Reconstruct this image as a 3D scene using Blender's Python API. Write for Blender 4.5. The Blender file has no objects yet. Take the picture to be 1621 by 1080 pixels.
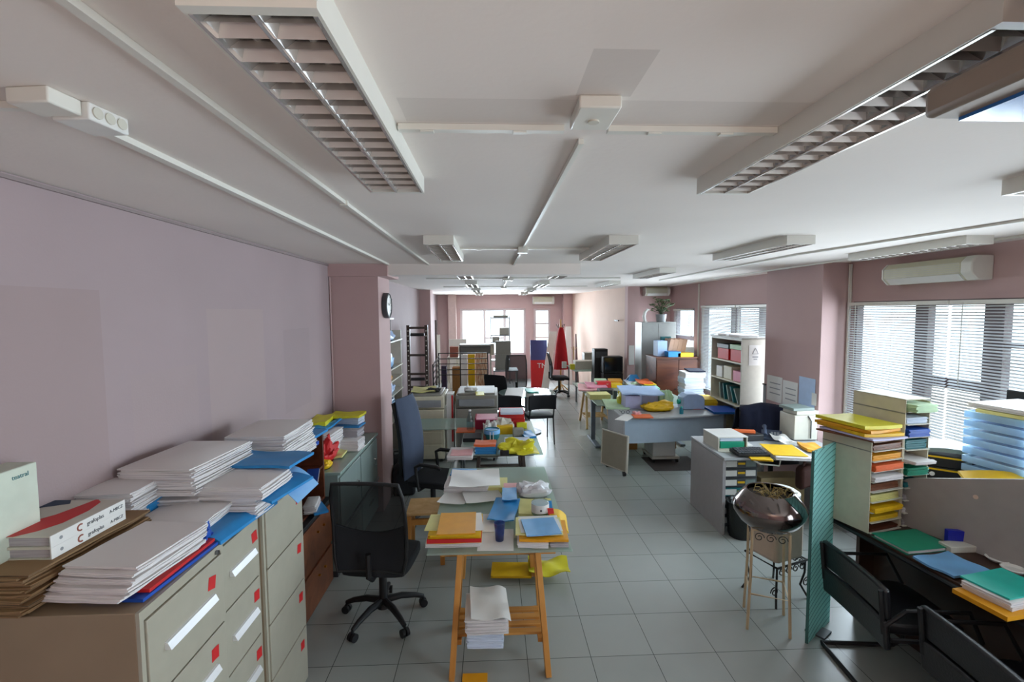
import bpy, bmesh, math, random
from mathutils import Vector, Matrix
RN = random.Random(11)
PI = math.pi
C = bpy.context.scene.collection
# ---------------------------------------------------------------- camera
H, FPX = 2.2, 745.5
YAW, PIT, ROLL = math.radians(2.41), math.radians(3.73), -.0066
_F = Vector((math.sin(YAW)*math.cos(PIT), math.cos(YAW)*math.cos(PIT), -math.sin(PIT)))
_R = Vector((math.cos(YAW), -math.sin(YAW), 0)); _U = _R.cross(_F)
_R, _U = _R*math.cos(ROLL)+_U*math.sin(ROLL), -_R*math.sin(ROLL)+_U*math.cos(ROLL)
cam_d = bpy.data.cameras.new('camera'); cam = bpy.data.objects.new('camera', cam_d); C.objects.link(cam)
cam_d.sensor_width = 36; cam_d.lens = FPX/1621*36; cam_d.clip_start = .05; cam_d.clip_end = 200
cam.matrix_world = Matrix(((_R.x,_U.x,-_F.x,0),(_R.y,_U.y,-_F.y,0),(_R.z,_U.z,-_F.z,H),(0,0,0,1)))
bpy.context.scene.camera = cam
def at(px, py, ax, v):            # where the sight line through a photo pixel meets a real plane of the room
    r = _F+_R*((px-810.5)/FPX)-_U*((py-540)/FPX); o = Vector((0,0,H)); i = 'xyz'.index(ax)
    return o+r*((v-o[i])/r[i])
# ---------------------------------------------------------------- materials
def lin(h):
    h = h.lstrip('#'); c = [int(h[i:i+2],16)/255 for i in (0,2,4)]
    return tuple((x/12.92 if x <= .04045 else ((x+.055)/1.055)**2.4) for x in c)+(1,)
MATS = {}
def mat(name, hx=None, rough=.6, metal=0., nz=.06, ns=14, bump=0., bs=60, alpha=1., tint=None, spec=.5, coat=0.):
    if name in MATS: return MATS[name]
    if hx is None: hx = name
    m = bpy.data.materials.new(name); m.use_nodes = True; nt = m.node_tree; N = nt.nodes; L = nt.links
    b = N['Principled BSDF']; b.inputs['Roughness'].default_value = rough; b.inputs['Metallic'].default_value = metal
    b.inputs['Specular IOR Level'].default_value = spec; b.inputs['Coat Weight'].default_value = coat
    c = lin(hx); b.inputs['Base Color'].default_value = c
    tc = N.new('ShaderNodeTexCoord')
    if nz:
        n = N.new('ShaderNodeTexNoise'); n.inputs['Scale'].default_value = ns; n.inputs['Detail'].default_value = 4
        L.new(tc.outputs['Object'], n.inputs['Vector'])
        mr = N.new('ShaderNodeMapRange'); mr.inputs['From Min'].default_value = .3; mr.inputs['From Max'].default_value = .7
        mr.inputs['To Min'].default_value = 1-nz; mr.inputs['To Max'].default_value = 1+nz*.6
        L.new(n.outputs['Fac'], mr.inputs['Value'])
        mx = N.new('ShaderNodeVectorMath'); mx.operation = 'MULTIPLY'; mx.inputs[0].default_value = c[:3]
        L.new(mr.outputs['Result'], mx.inputs[1]); L.new(mx.outputs[0], b.inputs['Base Color'])
    if bump:
        n2 = N.new('ShaderNodeTexNoise'); n2.inputs['Scale'].default_value = bs; L.new(tc.outputs['Object'], n2.inputs['Vector'])
        bp = N.new('ShaderNodeBump'); bp.inputs['Strength'].default_value = bump; bp.inputs['Distance'].default_value = .01
        L.new(n2.outputs['Fac'], bp.inputs['Height']); L.new(bp.outputs['Normal'], b.inputs['Normal'])
    if alpha < 1:
        tr = N.new('ShaderNodeBsdfTransparent'); tr.inputs['Color'].default_value = lin(tint) if tint else (1,1,1,1)
        ms = N.new('ShaderNodeMixShader'); ms.inputs[0].default_value = alpha
        L.new(tr.outputs[0], ms.inputs[1]); L.new(b.outputs[0], ms.inputs[2]); L.new(ms.outputs[0], N['Material Output'].inputs['Surface'])
    MATS[name] = m; return m
def nodes(m): return m.node_tree.nodes, m.node_tree.links, m.node_tree.nodes['Principled BSDF']
def rects(m, lst, amount, axes=(1,2)):   # faded / repaired rectangles on a painted surface (object coordinates in metres)
    N, L, b = nodes(m); tc = N.new('ShaderNodeTexCoord'); sp = N.new('ShaderNodeSeparateXYZ'); L.new(tc.outputs['Object'], sp.inputs[0])
    def band(sock, a, c):
        r = None
        for e, op in ((a,'GREATER_THAN'),(c,'LESS_THAN')):
            q = N.new('ShaderNodeMath'); q.operation = op; L.new(sock, q.inputs[0]); q.inputs[1].default_value = e
            if r is None: r = q
            else:
                p = N.new('ShaderNodeMath'); p.operation = 'MULTIPLY'; L.new(r.outputs[0], p.inputs[0]); L.new(q.outputs[0], p.inputs[1]); r = p
        return r
    src = b.inputs['Base Color'].links[0].from_socket
    for (a0,a1,b0,b1,hx) in lst:
        x = band(sp.outputs[axes[0]], a0, a1); y = band(sp.outputs[axes[1]], b0, b1)
        p = N.new('ShaderNodeMath'); p.operation = 'MULTIPLY'; L.new(x.outputs[0], p.inputs[0]); L.new(y.outputs[0], p.inputs[1])
        q = N.new('ShaderNodeMath'); q.operation = 'MULTIPLY'; L.new(p.outputs[0], q.inputs[0]); q.inputs[1].default_value = amount
        mx = N.new('ShaderNodeMix'); mx.data_type = 'RGBA'; L.new(q.outputs[0], mx.inputs[0]); L.new(src, mx.inputs[6]); mx.inputs[7].default_value = lin(hx)
        src = mx.outputs[2]
    L.new(src, b.inputs['Base Color'])
def wood(name, h1, h2, sc=(2,30,30), rough=.45):
    if name in MATS: return MATS[name]
    m = mat(name, h1, rough, nz=0); N, L, b = nodes(m)
    tc = N.new('ShaderNodeTexCoord'); mp = N.new('ShaderNodeMapping'); mp.inputs['Scale'].default_value = sc
    n = N.new('ShaderNodeTexNoise'); n.inputs['Scale'].default_value = 1.6; n.inputs['Detail'].default_value = 6; n.inputs['Distortion'].default_value = .6
    cr = N.new('ShaderNodeValToRGB'); cr.color_ramp.elements[0].color = lin(h1); cr.color_ramp.elements[1].color = lin(h2)
    cr.color_ramp.elements[0].position = .35; cr.color_ramp.elements[1].position = .68
    L.new(tc.outputs['Object'], mp.inputs[0]); L.new(mp.outputs[0], n.inputs['Vector']); L.new(n.outputs['Fac'], cr.inputs[0]); L.new(cr.outputs[0], b.inputs['Base Color'])
    return m
def leaves_of(name, h1, h2, freq=500, rough=.75):   # stacked sheets: thin edge lines along z
    if name in MATS: return MATS[name]
    m = mat(name, h1, rough, nz=0); N, L, b = nodes(m)
    tc = N.new('ShaderNodeTexCoord'); mp = N.new('ShaderNodeMapping'); mp.inputs['Scale'].default_value = (3,3,freq)
    n = N.new('ShaderNodeTexNoise'); n.inputs['Scale'].default_value = 1; n.inputs['Detail'].default_value = 3
    cr = N.new('ShaderNodeValToRGB'); cr.color_ramp.elements[0].color = lin(h2); cr.color_ramp.elements[1].color = lin(h1)
    cr.color_ramp.elements[0].position = .33; cr.color_ramp.elements[1].position = .5
    L.new(tc.outputs['Object'], mp.inputs[0]); L.new(mp.outputs[0], n.inputs['Vector']); L.new(n.outputs['Fac'], cr.inputs[0])
    ge = N.new('ShaderNodeNewGeometry'); sp = N.new('ShaderNodeSeparateXYZ'); L.new(ge.outputs['Normal'], sp.inputs[0])
    gt = N.new('ShaderNodeMath'); gt.operation = 'GREATER_THAN'; gt.inputs[1].default_value = .6; L.new(sp.outputs[2], gt.inputs[0])
    mx = N.new('ShaderNodeMix'); mx.data_type = 'RGBA'; L.new(gt.outputs[0], mx.inputs[0]); L.new(cr.outputs[0], mx.inputs[6]); mx.inputs[7].default_value = lin(h1); L.new(mx.outputs[2], b.inputs['Base Color'])
    return m
def glassy(name, hx, refl=.12, rough=.03, dens=0.):
    if name in MATS: return MATS[name]
    m = bpy.data.materials.new(name); m.use_nodes = True; N = m.node_tree.nodes; L = m.node_tree.links
    for n in list(N):
        if n.type == 'BSDF_PRINCIPLED': N.remove(n)
    tr = N.new('ShaderNodeBsdfTransparent'); tr.inputs[0].default_value = lin(hx)
    gl = N.new('ShaderNodeBsdfGlossy'); gl.inputs['Roughness'].default_value = rough
    fr = N.new('ShaderNodeLayerWeight'); fr.inputs['Blend'].default_value = .5
    pw = N.new('ShaderNodeMath'); pw.operation = 'POWER'; L.new(fr.outputs['Facing'], pw.inputs[0]); pw.inputs[1].default_value = 3.5
    mr = N.new('ShaderNodeMapRange'); mr.inputs['To Min'].default_value = refl*.3; mr.inputs['To Max'].default_value = min(.95, refl*5); L.new(pw.outputs[0], mr.inputs['Value'])
    ms = N.new('ShaderNodeMixShader'); L.new(mr.outputs[0], ms.inputs[0]); L.new(tr.outputs[0], ms.inputs[1]); L.new(gl.outputs[0], ms.inputs[2])
    out = ms
    if dens:
        d1 = N.new('ShaderNodeBsdfDiffuse'); d1.inputs[0].default_value = lin(hx); d2 = N.new('ShaderNodeBsdfTranslucent'); d2.inputs[0].default_value = lin(hx)
        df = N.new('ShaderNodeMixShader'); L.new(d1.outputs[0], df.inputs[1]); L.new(d2.outputs[0], df.inputs[2])
        m2 = N.new('ShaderNodeMixShader'); m2.inputs[0].default_value = dens; L.new(ms.outputs[0], m2.inputs[1]); L.new(df.outputs[0], m2.inputs[2]); out = m2
    L.new(out.outputs[0], N['Material Output'].inputs['Surface']); MATS[name] = m; return m
# ---------------------------------------------------------------- mesh builder
class MB:
    def __init__(s): s.v=[]; s.f=[]; s.m=[]; s.k=0
    def add(s, vs, fs):
        b = len(s.v); s.v += [tuple(v) for v in vs]; s.f += [tuple(i+b for i in f) for f in fs]; s.m += [s.k]*len(fs); return s
    def slot(s, k): s.k = k; return s
    def box(s, x0,x1,y0,y1,z0,z1, T=None):
        vs = [Vector((x,y,z)) for z in (z0,z1) for y in (y0,y1) for x in (x0,x1)]
        if T is not None: vs = [T@v for v in vs]
        return s.add(vs, [(0,2,3,1),(4,5,7,6),(0,1,5,4),(2,6,7,3),(0,4,6,2),(1,3,7,5)])
    def hexa(s, bot, top):          # two quads of four corners each, same order
        return s.add(list(bot)+list(top), [(3,2,1,0),(4,5,6,7),(0,1,5,4),(1,2,6,5),(2,3,7,6),(3,0,4,7)])
    def bar(s, a, b, w, t, up=(0,0,1)):
        a, b = Vector(a), Vector(b); d = (b-a).normalized(); u = Vector(up)
        if abs(d.dot(u)) > .98: u = Vector((0,1,0))
        x = d.cross(u).normalized()*w/2; y = d.cross(x).normalized()*t/2
        return s.hexa([a-x-y,a+x-y,a+x+y,a-x+y],[b-x-y,b+x-y,b+x+y,b-x+y])
    def cyl(s, a, b, r, r2=None, n=16):
        a, b = Vector(a), Vector(b); r2 = r if r2 is None else r2; d = (b-a).normalized()
        u = Vector((0,0,1)) if abs(d.z) < .9 else Vector((1,0,0)); x = d.cross(u).normalized(); y = d.cross(x)
        vs = [p+(x*math.cos(2*PI*i/n)+y*math.sin(2*PI*i/n))*q for p,q in ((a,r),(b,r2)) for i in range(n)]
        return s.add(vs, [tuple(range(n)),tuple(range(2*n-1,n-1,-1))]+[(i,n+i,n+(i+1)%n,(i+1)%n) for i in range(n)])
    def tube(s, pts, r, n=8, closed=False):
        P = [Vector(p) for p in pts]; m = len(P); vs = []; px = None
        for i,p in enumerate(P):
            d = (P[(i+1)%m]-P[i-1]) if closed else (P[min(i+1,m-1)]-P[max(i-1,0)])
            d.normalize()
            if px is None:
                u = Vector((0,0,1)) if abs(d.z) < .9 else Vector((1,0,0)); x = d.cross(u).normalized()
            else: x = (px-d*px.dot(d)).normalized()
            px = x; y = d.cross(x); rr = r[i] if isinstance(r,(list,tuple)) else r
            vs += [p+(x*math.cos(2*PI*k/n)+y*math.sin(2*PI*k/n))*rr for k in range(n)]
        fs = [(i*n+k,((i+1)%m)*n+k,((i+1)%m)*n+(k+1)%n,i*n+(k+1)%n) for i in range(m if closed else m-1) for k in range(n)]
        if not closed: fs += [tuple(range(n)), tuple(range(m*n-1,(m-1)*n-1,-1))]
        return s.add(vs, fs)
    def lathe(s, prof, c=(0,0,0), n=32, sx=1, sy=1):
        vs=[]; rows=[]
        for r,z in prof:
            if r < 1e-5: rows.append([len(vs)]); vs.append((c[0],c[1],c[2]+z))
            else:
                rows.append(list(range(len(vs),len(vs)+n)))
                vs += [(c[0]+r*sx*math.cos(2*PI*i/n),c[1]+r*sy*math.sin(2*PI*i/n),c[2]+z) for i in range(n)]
        fs=[]
        for a,b in zip(rows,rows[1:]):
            for i in range(n):
                j=(i+1)%n
                if len(a)==1 and len(b)>1: fs.append((a[0],b[j],b[i]))
                elif len(b)==1 and len(a)>1: fs.append((a[i],a[j],b[0]))
                elif len(a)>1: fs.append((a[i],a[j],b[j],b[i]))
        if len(rows[0])>1: fs.append(tuple(reversed(rows[0])))
        if len(rows[-1])>1: fs.append(tuple(rows[-1]))
        return s.add(vs,fs)
    def sheet(s, w, d, t, nx, ny, fn=None, z=0, T=None):    # closed thin slab, fn(u,v)->(dx,dy,dz)
        g=[]
        for k in (0,1):
            for j in range(ny+1):
                for i in range(nx+1):
                    u, v = i/nx, j/ny; o = fn(u,v) if fn else (0,0,0)
                    p = Vector(((u-.5)*w+o[0],(v-.5)*d+o[1],z+k*t+o[2])); g.append(T@p if T else p)
        q=(nx+1)*(ny+1); fs=[]; I=lambda i,j,k: k*q+j*(nx+1)+i
        for j in range(ny):
            for i in range(nx):
                fs.append((I(i,j,1),I(i+1,j,1),I(i+1,j+1,1),I(i,j+1,1))); fs.append((I(i,j,0),I(i,j+1,0),I(i+1,j+1,0),I(i+1,j,0)))
        for i in range(nx):
            fs.append((I(i,0,0),I(i+1,0,0),I(i+1,0,1),I(i,0,1))); fs.append((I(i+1,ny,0),I(i,ny,0),I(i,ny,1),I(i+1,ny,1)))
        for j in range(ny):
            fs.append((I(0,j+1,0),I(0,j,0),I(0,j,1),I(0,j+1,1))); fs.append((I(nx,j,0),I(nx,j+1,0),I(nx,j+1,1),I(nx,j,1)))
        return s.add(g,fs)
    def prism(s, poly, z0, z1, T=None):
        n=len(poly); vs=[Vector((x,y,z)) for z in (z0,z1) for x,y in poly]
        if T is not None: vs=[T@v for v in vs]
        return s.add(vs,[tuple(reversed(range(n))),tuple(range(n,2*n))]+[(i,(i+1)%n,n+(i+1)%n,n+i) for i in range(n)])
    def ream(s, w, d, h, jit=.006, lean=(0,0), seed=0, step=.008, puff=.0, splay=0.):  # a pile of loose sheets: one connected ragged block
        r = random.Random(seed*7+3); n = max(2,int(round(h/step))); k = 5; rings=[]
        for j in range(n):
            f=(j+.5)/n; ox=r.uniform(-jit,jit)+lean[0]*f; oy=r.uniform(-jit,jit)+lean[1]*f; a=r.uniform(-jit,jit)*1.5; e=1+splay*(1-f)
            pts=[]
            for sd in range(4):
                for i in range(k):
                    t=i/k*2-1
                    x,y=((t,-1),(1,t),(-t,1),(-1,-t))[sd]
                    if abs(abs(x)-1)<1e-6 and abs(abs(y)-1)<1e-6: x*=.985; y*=.985
                    x*=w/2*e; y*=d/2*e; x+=r.uniform(-jit,jit)*.35; y+=r.uniform(-jit,jit)*.35
                    pts.append((x*math.cos(a)-y*math.sin(a)+ox, x*math.sin(a)+y*math.cos(a)+oy))
            for z in (j*h/n,(j+1)*h/n-.0004): rings.append([(x,y,z) for x,y in pts])
        m=4*k; vs=[p for q in rings for p in q]; fs=[tuple(reversed(range(m)))]
        for a in range(len(rings)-1):
            fs += [(a*m+i,a*m+(i+1)%m,(a+1)*m+(i+1)%m,(a+1)*m+i) for i in range(m)]
        top=(len(rings)-1)*m; cx=sum(vs[top+i][0] for i in range(m))/m; cy=sum(vs[top+i][1] for i in range(m))/m
        inner=[]
        for i in range(m):
            x,y,z=vs[top+i]; inner.append((cx+(x-cx)*.6,cy+(y-cy)*.6,z+puff*r.uniform(.5,1.1)))
        b=len(vs); vs+=inner; vs.append((cx,cy,h+puff))
        fs += [(top+i,top+(i+1)%m,b+(i+1)%m,b+i) for i in range(m)]+[(b+i,b+(i+1)%m,b+m) for i in range(m)]
        return s.add(vs,fs)
    def go(s, name, m, par=None, loc=None, rz=0, rot=None, bev=0, ang=.6):
        me = bpy.data.meshes.new(name); me.from_pydata(s.v,[],s.f)
        for x in (m if isinstance(m,(list,tuple)) else [m]): me.materials.append(x if not isinstance(x,str) else MATS[x])
        me.polygons.foreach_set('material_index', s.m)
        bm = bmesh.new(); bm.from_mesh(me); bmesh.ops.recalc_face_normals(bm, faces=bm.faces)
        for f in bm.faces: f.smooth = True
        for e in bm.edges:
            if len(e.link_faces)!=2 or e.calc_face_angle(0)>ang: e.smooth=False
        bm.to_mesh(me); bm.free(); me.update()
        o = bpy.data.objects.new(name, me); C.objects.link(o)
        if par is not None: o.parent = par
        if loc is not None: o.location = loc
        o.rotation_euler = rot if rot else (0,0,rz)
        if bev:
            q=o.modifiers.new('edge','BEVEL'); q.width=bev; q.segments=2; q.limit_method='ANGLE'; q.angle_limit=.7
        return o
LABELS={}
def tag(o, label, cat, group=None):
    if label in LABELS and not group: print('DUP LABEL', label)
    LABELS[label]=1; o['label']=label; o['category']=cat
    if group: o['group']=group
    return o
def thing(name, label, cat, loc=(0,0,0), rz=0, group=None):
    o=bpy.data.objects.new(name,None); C.objects.link(o); o.location=loc; o.rotation_euler=(0,0,rz); o.empty_display_size=.1
    return tag(o,label,cat,group)
def struct(name, mb, m, par=None, **k):
    o=mb.go(name,m,par,**k)
    if par is None: o['kind']='structure'
    return o
def tree_copy(o, par=None):
    c=o.copy(); C.objects.link(c); c.parent=par
    for ch in list(o.children): tree_copy(ch,c)
    return c
def quad(nl,nr,fr,fl,z):
    a,b,c,d=[at(p[0],p[1],'z',z) for p in (nl,nr,fr,fl)]
    x=((b-a)+(c-d))/2; y=((d-a)+(c-b))/2; ce=(a+b+c+d)/4
    ang=math.atan2(x.y,x.x); ay=math.atan2(y.y,y.x)-PI/2; r=math.atan2(math.sin(ang)+math.sin(ay),math.cos(ang)+math.cos(ay))
    return ce.x,ce.y,x.length,y.length,r
def text_mesh(name, body, size, m, par, loc, rot, ext=.0006):
    cu=bpy.data.curves.new(name,'FONT'); cu.body=body; cu.size=size; cu.extrude=ext; cu.align_x='CENTER'; cu.align_y='CENTER'
    t=bpy.data.objects.new(name,cu); C.objects.link(t); bpy.context.view_layer.update()
    me=bpy.data.meshes.new_from_object(t.evaluated_get(bpy.context.evaluated_depsgraph_get())); bpy.data.objects.remove(t)
    me.name=name; me.materials.clear(); me.materials.append(m)
    o=bpy.data.objects.new(name,me); C.objects.link(o); o.parent=par; o.location=loc; o.rotation_euler=rot
    return o
# material set
mat('wall','bda09e',.8,nz=.05,ns=1.3,bump=.08,bs=90)
mat('ceiling','e4dcd6',.85,nz=.05,ns=.9,bump=.06,bs=40)
mat('cream','a6a292',.45,nz=.04); mat('creamside','8f7d66',.5,nz=.06,ns=5); mat('beige','d3cdb6',.5)
mat('white','dcdcd8',.5,nz=.03); mat('offwhite','c8c6ba',.5,nz=.05); mat('putty','8f8d84',.5,nz=.04)
mat('grey','8b8f92',.5); mat('deskgrey','a9adb0',.4,nz=.03); mat('deskside','a3a1a3',.5,nz=.04); mat('deskskytint','b4c8da',.35,nz=.03)
mat('darkgrey','45484c',.5); mat('black','16171a',.5); mat('blackfab','15171c',.85,bump=.2,bs=200); mat('blacklea','1b1c20',.28,bump=.1,bs=90,nz=.1)
mat('chrome','c9ccd0',.15,1,nz=0); mat('steel','8f9296',.3,1,nz=.05); mat('alu','b4b7bb',.35,1,nz=0); mat('handle','e4e6e8',.3,.25,nz=0)
mat('reflector','d4d0cc',.22,.75,nz=0); mat('louvre','d8d0ca',.3,.45,nz=0); mat('bowl','7d7370',.13,1,nz=.12,ns=3)
mat('navy','141a33',.9,bump=.3,bs=25); mat('bluegrey','3c475c',.85,bump=.15,bs=150); mat('red','c41f22',.55); mat('redfab','b3141f',.85,bump=.3,bs=30)
mat('magenta','b52a4d',.5); mat('pink','dc8ea4',.55); mat('palepink','e3a9ab',.6); mat('orange','e06a34',.55)
mat('yellow','e3b710',.5,nz=.08); mat('amber','dc9a10',.5,nz=.06); mat('lemon','d6cf2c',.5); mat('paleyellow','d7d28a',.6); mat('palegreen','b9d6b0',.6)
mat('blue','2585c4',.42,nz=.08); mat('skyblue','74aee0',.4,nz=.08,ns=8); mat('paleblue','a9c3e8',.5); mat('deepblue','1c4fae',.45); mat('royal','1420a8',.4)
mat('green','158a6c',.4,nz=.06); mat('teal','1c6b72',.45); mat('turq','1fb3a3',.4); mat('mint','a4dcc6',.55); mat('lilac','bdbde0',.55)
leaves_of('paper','dcd9d8','a9a4ab'); leaves_of('paperblue','d2dcea','98a8c4'); leaves_of('oldpaper','8a6c4a','3a2a1c',260); leaves_of('greypaper','b3aeb2','76747e')
leaves_of('yellowpile','e0b91e','a98510',300); leaves_of('bluepile','2f86c2','1b5d94',300)
wood('pine','b87a34','d39a50',(3,3,1.2),.5); wood('pinebar','b87a34','cf954c',(1.2,20,20),.5); wood('browndesk','35211a','452b1e',(3,1,3),.4)
wood('mahog','4a2417','6b3a24',(1,6,6),.35); wood('mahoglite','63361f','7d4a2d',(6,1.5,6),.4); wood('darkwood','2c211c','40322a',(6,6,2),.5); wood('lightwood','c49a5e','d8b47c',(6,6,2),.5)
mat('brownboard','a8763f',.8,nz=.1); mat('frame','8d7f86',.45,nz=.03); mat('frameglare','d5c9c8',.45,nz=.03); mat('framedark','6a5c5e',.5,nz=.03); mat('slat','cfd2d6',.45,nz=0)
mat('greymetal','7d8c88',.4,nz=.05); mat('greentop','8fa39b',.25,nz=.05); mat('plastic_white','d9d8d0',.4,nz=.02); mat('ac_cream','cbc9b0',.45,nz=.03)
mat('soil','33271d',.95,bump=.6,bs=80); mat('dry','a08a55',.8); mat('leaf','4f7040',.6,nz=.15,ns=30); mat('leafdark','2f4a2a',.6); mat('iron','1d1c1c',.5); mat('stand','c2ad8c',.5)
mat('pot','c9b8a6',.55); mat('jarwhite','dedfe0',.3); mat('mesh','0e0f11',.8,alpha=.84); mat('binbag','0e1412',.3,bump=.5,bs=30); mat('screen','0b0c10',.12)
mat('hangcase','85776b',.5); mat('hangglass_sky','2f74bd',.12,spec=.8); mat('lapgrey','a09a96',.55,nz=.04); mat('spot_glint','d8c0b0',.5); mat('dot','e8e8e8',.5)
glassy('pane','f4fbff',.05); glassy('tabletop','dcece4',.12,dens=.42); glassy('clear','dbe6ea',.15); glassy('bluecup','8fa4d4',.18,dens=.12); glassy('tealscreen','7fd0cf',.14,dens=.25); glassy('trayblue','d6ecfb',.10,dens=.5); glassy('bottle','63c6d6',.15,dens=.3)
# ================================================================ ROOM SHELL
XL, XR, YB, YF, ZC = -1.72, 3.95, 15.0, -2.4, 2.70
# floor tiles
ft = mat('floor_tile','8f9591',.28,nz=0,spec=.8); N,L,b = nodes(ft)
tc=N.new('ShaderNodeTexCoord'); mp=N.new('ShaderNodeMapping'); mp.inputs['Location'].default_value=(-.607/.4043,-3.234/.4043,0); mp.inputs['Scale'].default_value=(1/.4043,)*3
br=N.new('ShaderNodeTexBrick'); br.offset=0; br.squash=1; br.inputs['Scale'].default_value=1; br.inputs['Brick Width'].default_value=1; br.inputs['Row Height'].default_value=1
br.inputs['Mortar Size'].default_value=.006; br.inputs['Mortar Smooth'].default_value=.2; br.inputs['Bias'].default_value=0
br.inputs['Color1'].default_value=lin('a0a6a3'); br.inputs['Color2'].default_value=lin('9aa09d'); br.inputs['Mortar'].default_value=lin('4f5453')
n1=N.new('ShaderNodeTexNoise'); n1.inputs['Scale'].default_value=5; n1.inputs['Detail'].default_value=5
mr=N.new('ShaderNodeMapRange'); mr.inputs['To Min'].default_value=.94; mr.inputs['To Max'].default_value=1.04
vm=N.new('ShaderNodeVectorMath'); vm.operation='MULTIPLY'
L.new(tc.outputs['Object'],mp.inputs[0]); L.new(mp.outputs[0],br.inputs['Vector']); L.new(tc.outputs['Object'],n1.inputs['Vector']); L.new(n1.outputs['Fac'],mr.inputs['Value'])
L.new(br.outputs['Color'],vm.inputs[0]); L.new(mr.outputs[0],vm.inputs[1]); L.new(vm.outputs[0],b.inputs['Base Color'])
mr2=N.new('ShaderNodeMapRange'); mr2.inputs['To Min'].default_value=.262; mr2.inputs['To Max'].default_value=.268; L.new(n1.outputs['Fac'],mr2.inputs['Value']); L.new(mr2.outputs[0],b.inputs['Roughness'])
struct('floor', MB().box(-1.9,4.2,YF-.15,YB+.2,-.12,0), ft)
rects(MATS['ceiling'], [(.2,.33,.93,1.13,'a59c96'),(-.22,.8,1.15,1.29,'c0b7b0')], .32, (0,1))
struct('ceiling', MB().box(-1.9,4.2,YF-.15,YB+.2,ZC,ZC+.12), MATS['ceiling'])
wl=mat('wallleft','a59496',.8,nz=.06,ns=1.1,bump=.08,bs=90)
rects(wl,[(2.92,3.62,.9,2.22,'b09d98'),(3.95,4.5,1.35,2.05,'97888a'),(1.55,2.15,.9,2.3,'98827f'),(2.3,2.8,.9,1.9,'a89694')],.35,(1,2))
struct('wall_left', MB().box(XL-.15,XL,YF,YB,0,ZC), wl)
WIN=[(-1.2,.6,.75,2.27),(2.0,5.0,.72,2.27),(6.13,8.64,.72,2.27),(9.04,9.98,1.0,2.22)]
m=MB(); y=YF
for a,c,z0,z1 in WIN:
    m.box(XR,XR+.09,y,a,0,ZC); m.box(XR,XR+.09,a,c,0,z0); m.box(XR,XR+.09,a,c,z1,ZC); y=c
m.box(XR,XR+.09,y,10.4,0,ZC)
struct('wall_right', m, MATS['wall'])
struct('wall_step', MB().box(3.06,4.15,10.3,10.45,0,ZC), MATS['wall'])
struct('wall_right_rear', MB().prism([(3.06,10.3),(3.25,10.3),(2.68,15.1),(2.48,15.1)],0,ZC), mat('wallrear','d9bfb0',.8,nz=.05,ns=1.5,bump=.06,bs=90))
m=MB(); x=XL-.15
for a,c,z0,z1 in [(-1.01,1.07,.77,2.26),(1.33,1.86,.77,2.25)]:
    m.box(x,a,YB,YB+.2,0,ZC); m.box(a,c,YB,YB+.2,0,z0); m.box(a,c,YB,YB+.2,z1,ZC); x=c
m.box(x,2.8,YB,YB+.2,0,ZC)
struct('wall_back', m, MATS['wall'])
m=MB().box(XL-.15,4.15,YF-.15,YF,0,ZC)
struct('wall_front', m, MATS['wall'])
struct('trim_1', MB().box(XL,-1.21,5.1,5.65,0,ZC), MATS['wall'])                 # pillar beside the green cabinet
struct('trim_2', MB().box(XL,-1.10,5.06,5.65,2.57,ZC), MATS['wall'])              # its wider head
struct('trim_3', MB().box(3.64,XR,5.06,6.12,0,ZC), MATS['wall'])                  # pillar by the blinds
struct('trim_4', MB().box(-1.10,.96,5.1,5.35,2.585,ZC), MATS['ceiling'])          # ceiling beam
struct('trim_5', MB().box(2.93,3.19,10.08,10.3,0,ZC), MATS['wall'])               # pilaster
struct('trim_6', MB().box(XL,-1.46,11.3,11.75,0,ZC), MATS['wall'])
struct('trim_7', MB().box(-1.36,-1.12,14.75,YB,0,ZC), mat('wall_pale','c4aca6',.8))
struct('trim_8', MB().box(2.24,2.52,14.7,YB,0,ZC), MATS['wall'])
struct('trim_9', MB().box(XL,XL+.012,YF,5.1,ZC-.022,ZC-.008), mat('cablegrey','8d8080',.7))
struct('trim_10', MB().tube([(XL+.012,5.08,2.56),(XL+.014,5.08,.95)],.008), MATS['wall'])
struct('baseboard_left', MB().box(XL,XL+.015,5.65,11.3,0,.07), MATS['grey'])
struct('baseboard_right', MB().box(XR-.015,XR,6.12,9.2,0,.07), MATS['grey'])
# ---------------------------------------------------------------- windows (right wall and back wall)
def window_r(n, y0,y1,z0,z1, mull, rails, fm='frame'):
    root=bpy.data.objects.new('window_%d'%n,None); C.objects.link(root); root['kind']='structure'; root.location=(XR+.045,(y0+y1)/2,z0)
    cy=(y0+y1)/2; m=MB(); t=.035
    m.box(-t,t,y0-cy,y1-cy,0,.05); m.box(-t,t,y0-cy,y1-cy,z1-z0-.05,z1-z0); m.box(-t,t,y0-cy,y0-cy+.05,.05,z1-z0-.05); m.box(-t,t,y1-cy-.05,y1-cy,.05,z1-z0-.05)
    for a,c in mull: m.box(-t,t,a-cy,c-cy,.05,z1-z0-.05)
    for a,c,z,h in rails: m.box(-t*.8,t*.8,a-cy,c-cy,z-z0-h/2,z-z0+h/2)
    m.go('window_frame',MATS[fm],root); MB().box(-.003,.003,y0-cy+.03,y1-cy-.03,.03,z1-z0-.03).go('window_pane',MATS['pane'],root)
    MB().box(-.045,.03,y0-cy,y1-cy,-.03,0).go('window_sill',MATS['offwhite'],root)
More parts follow.
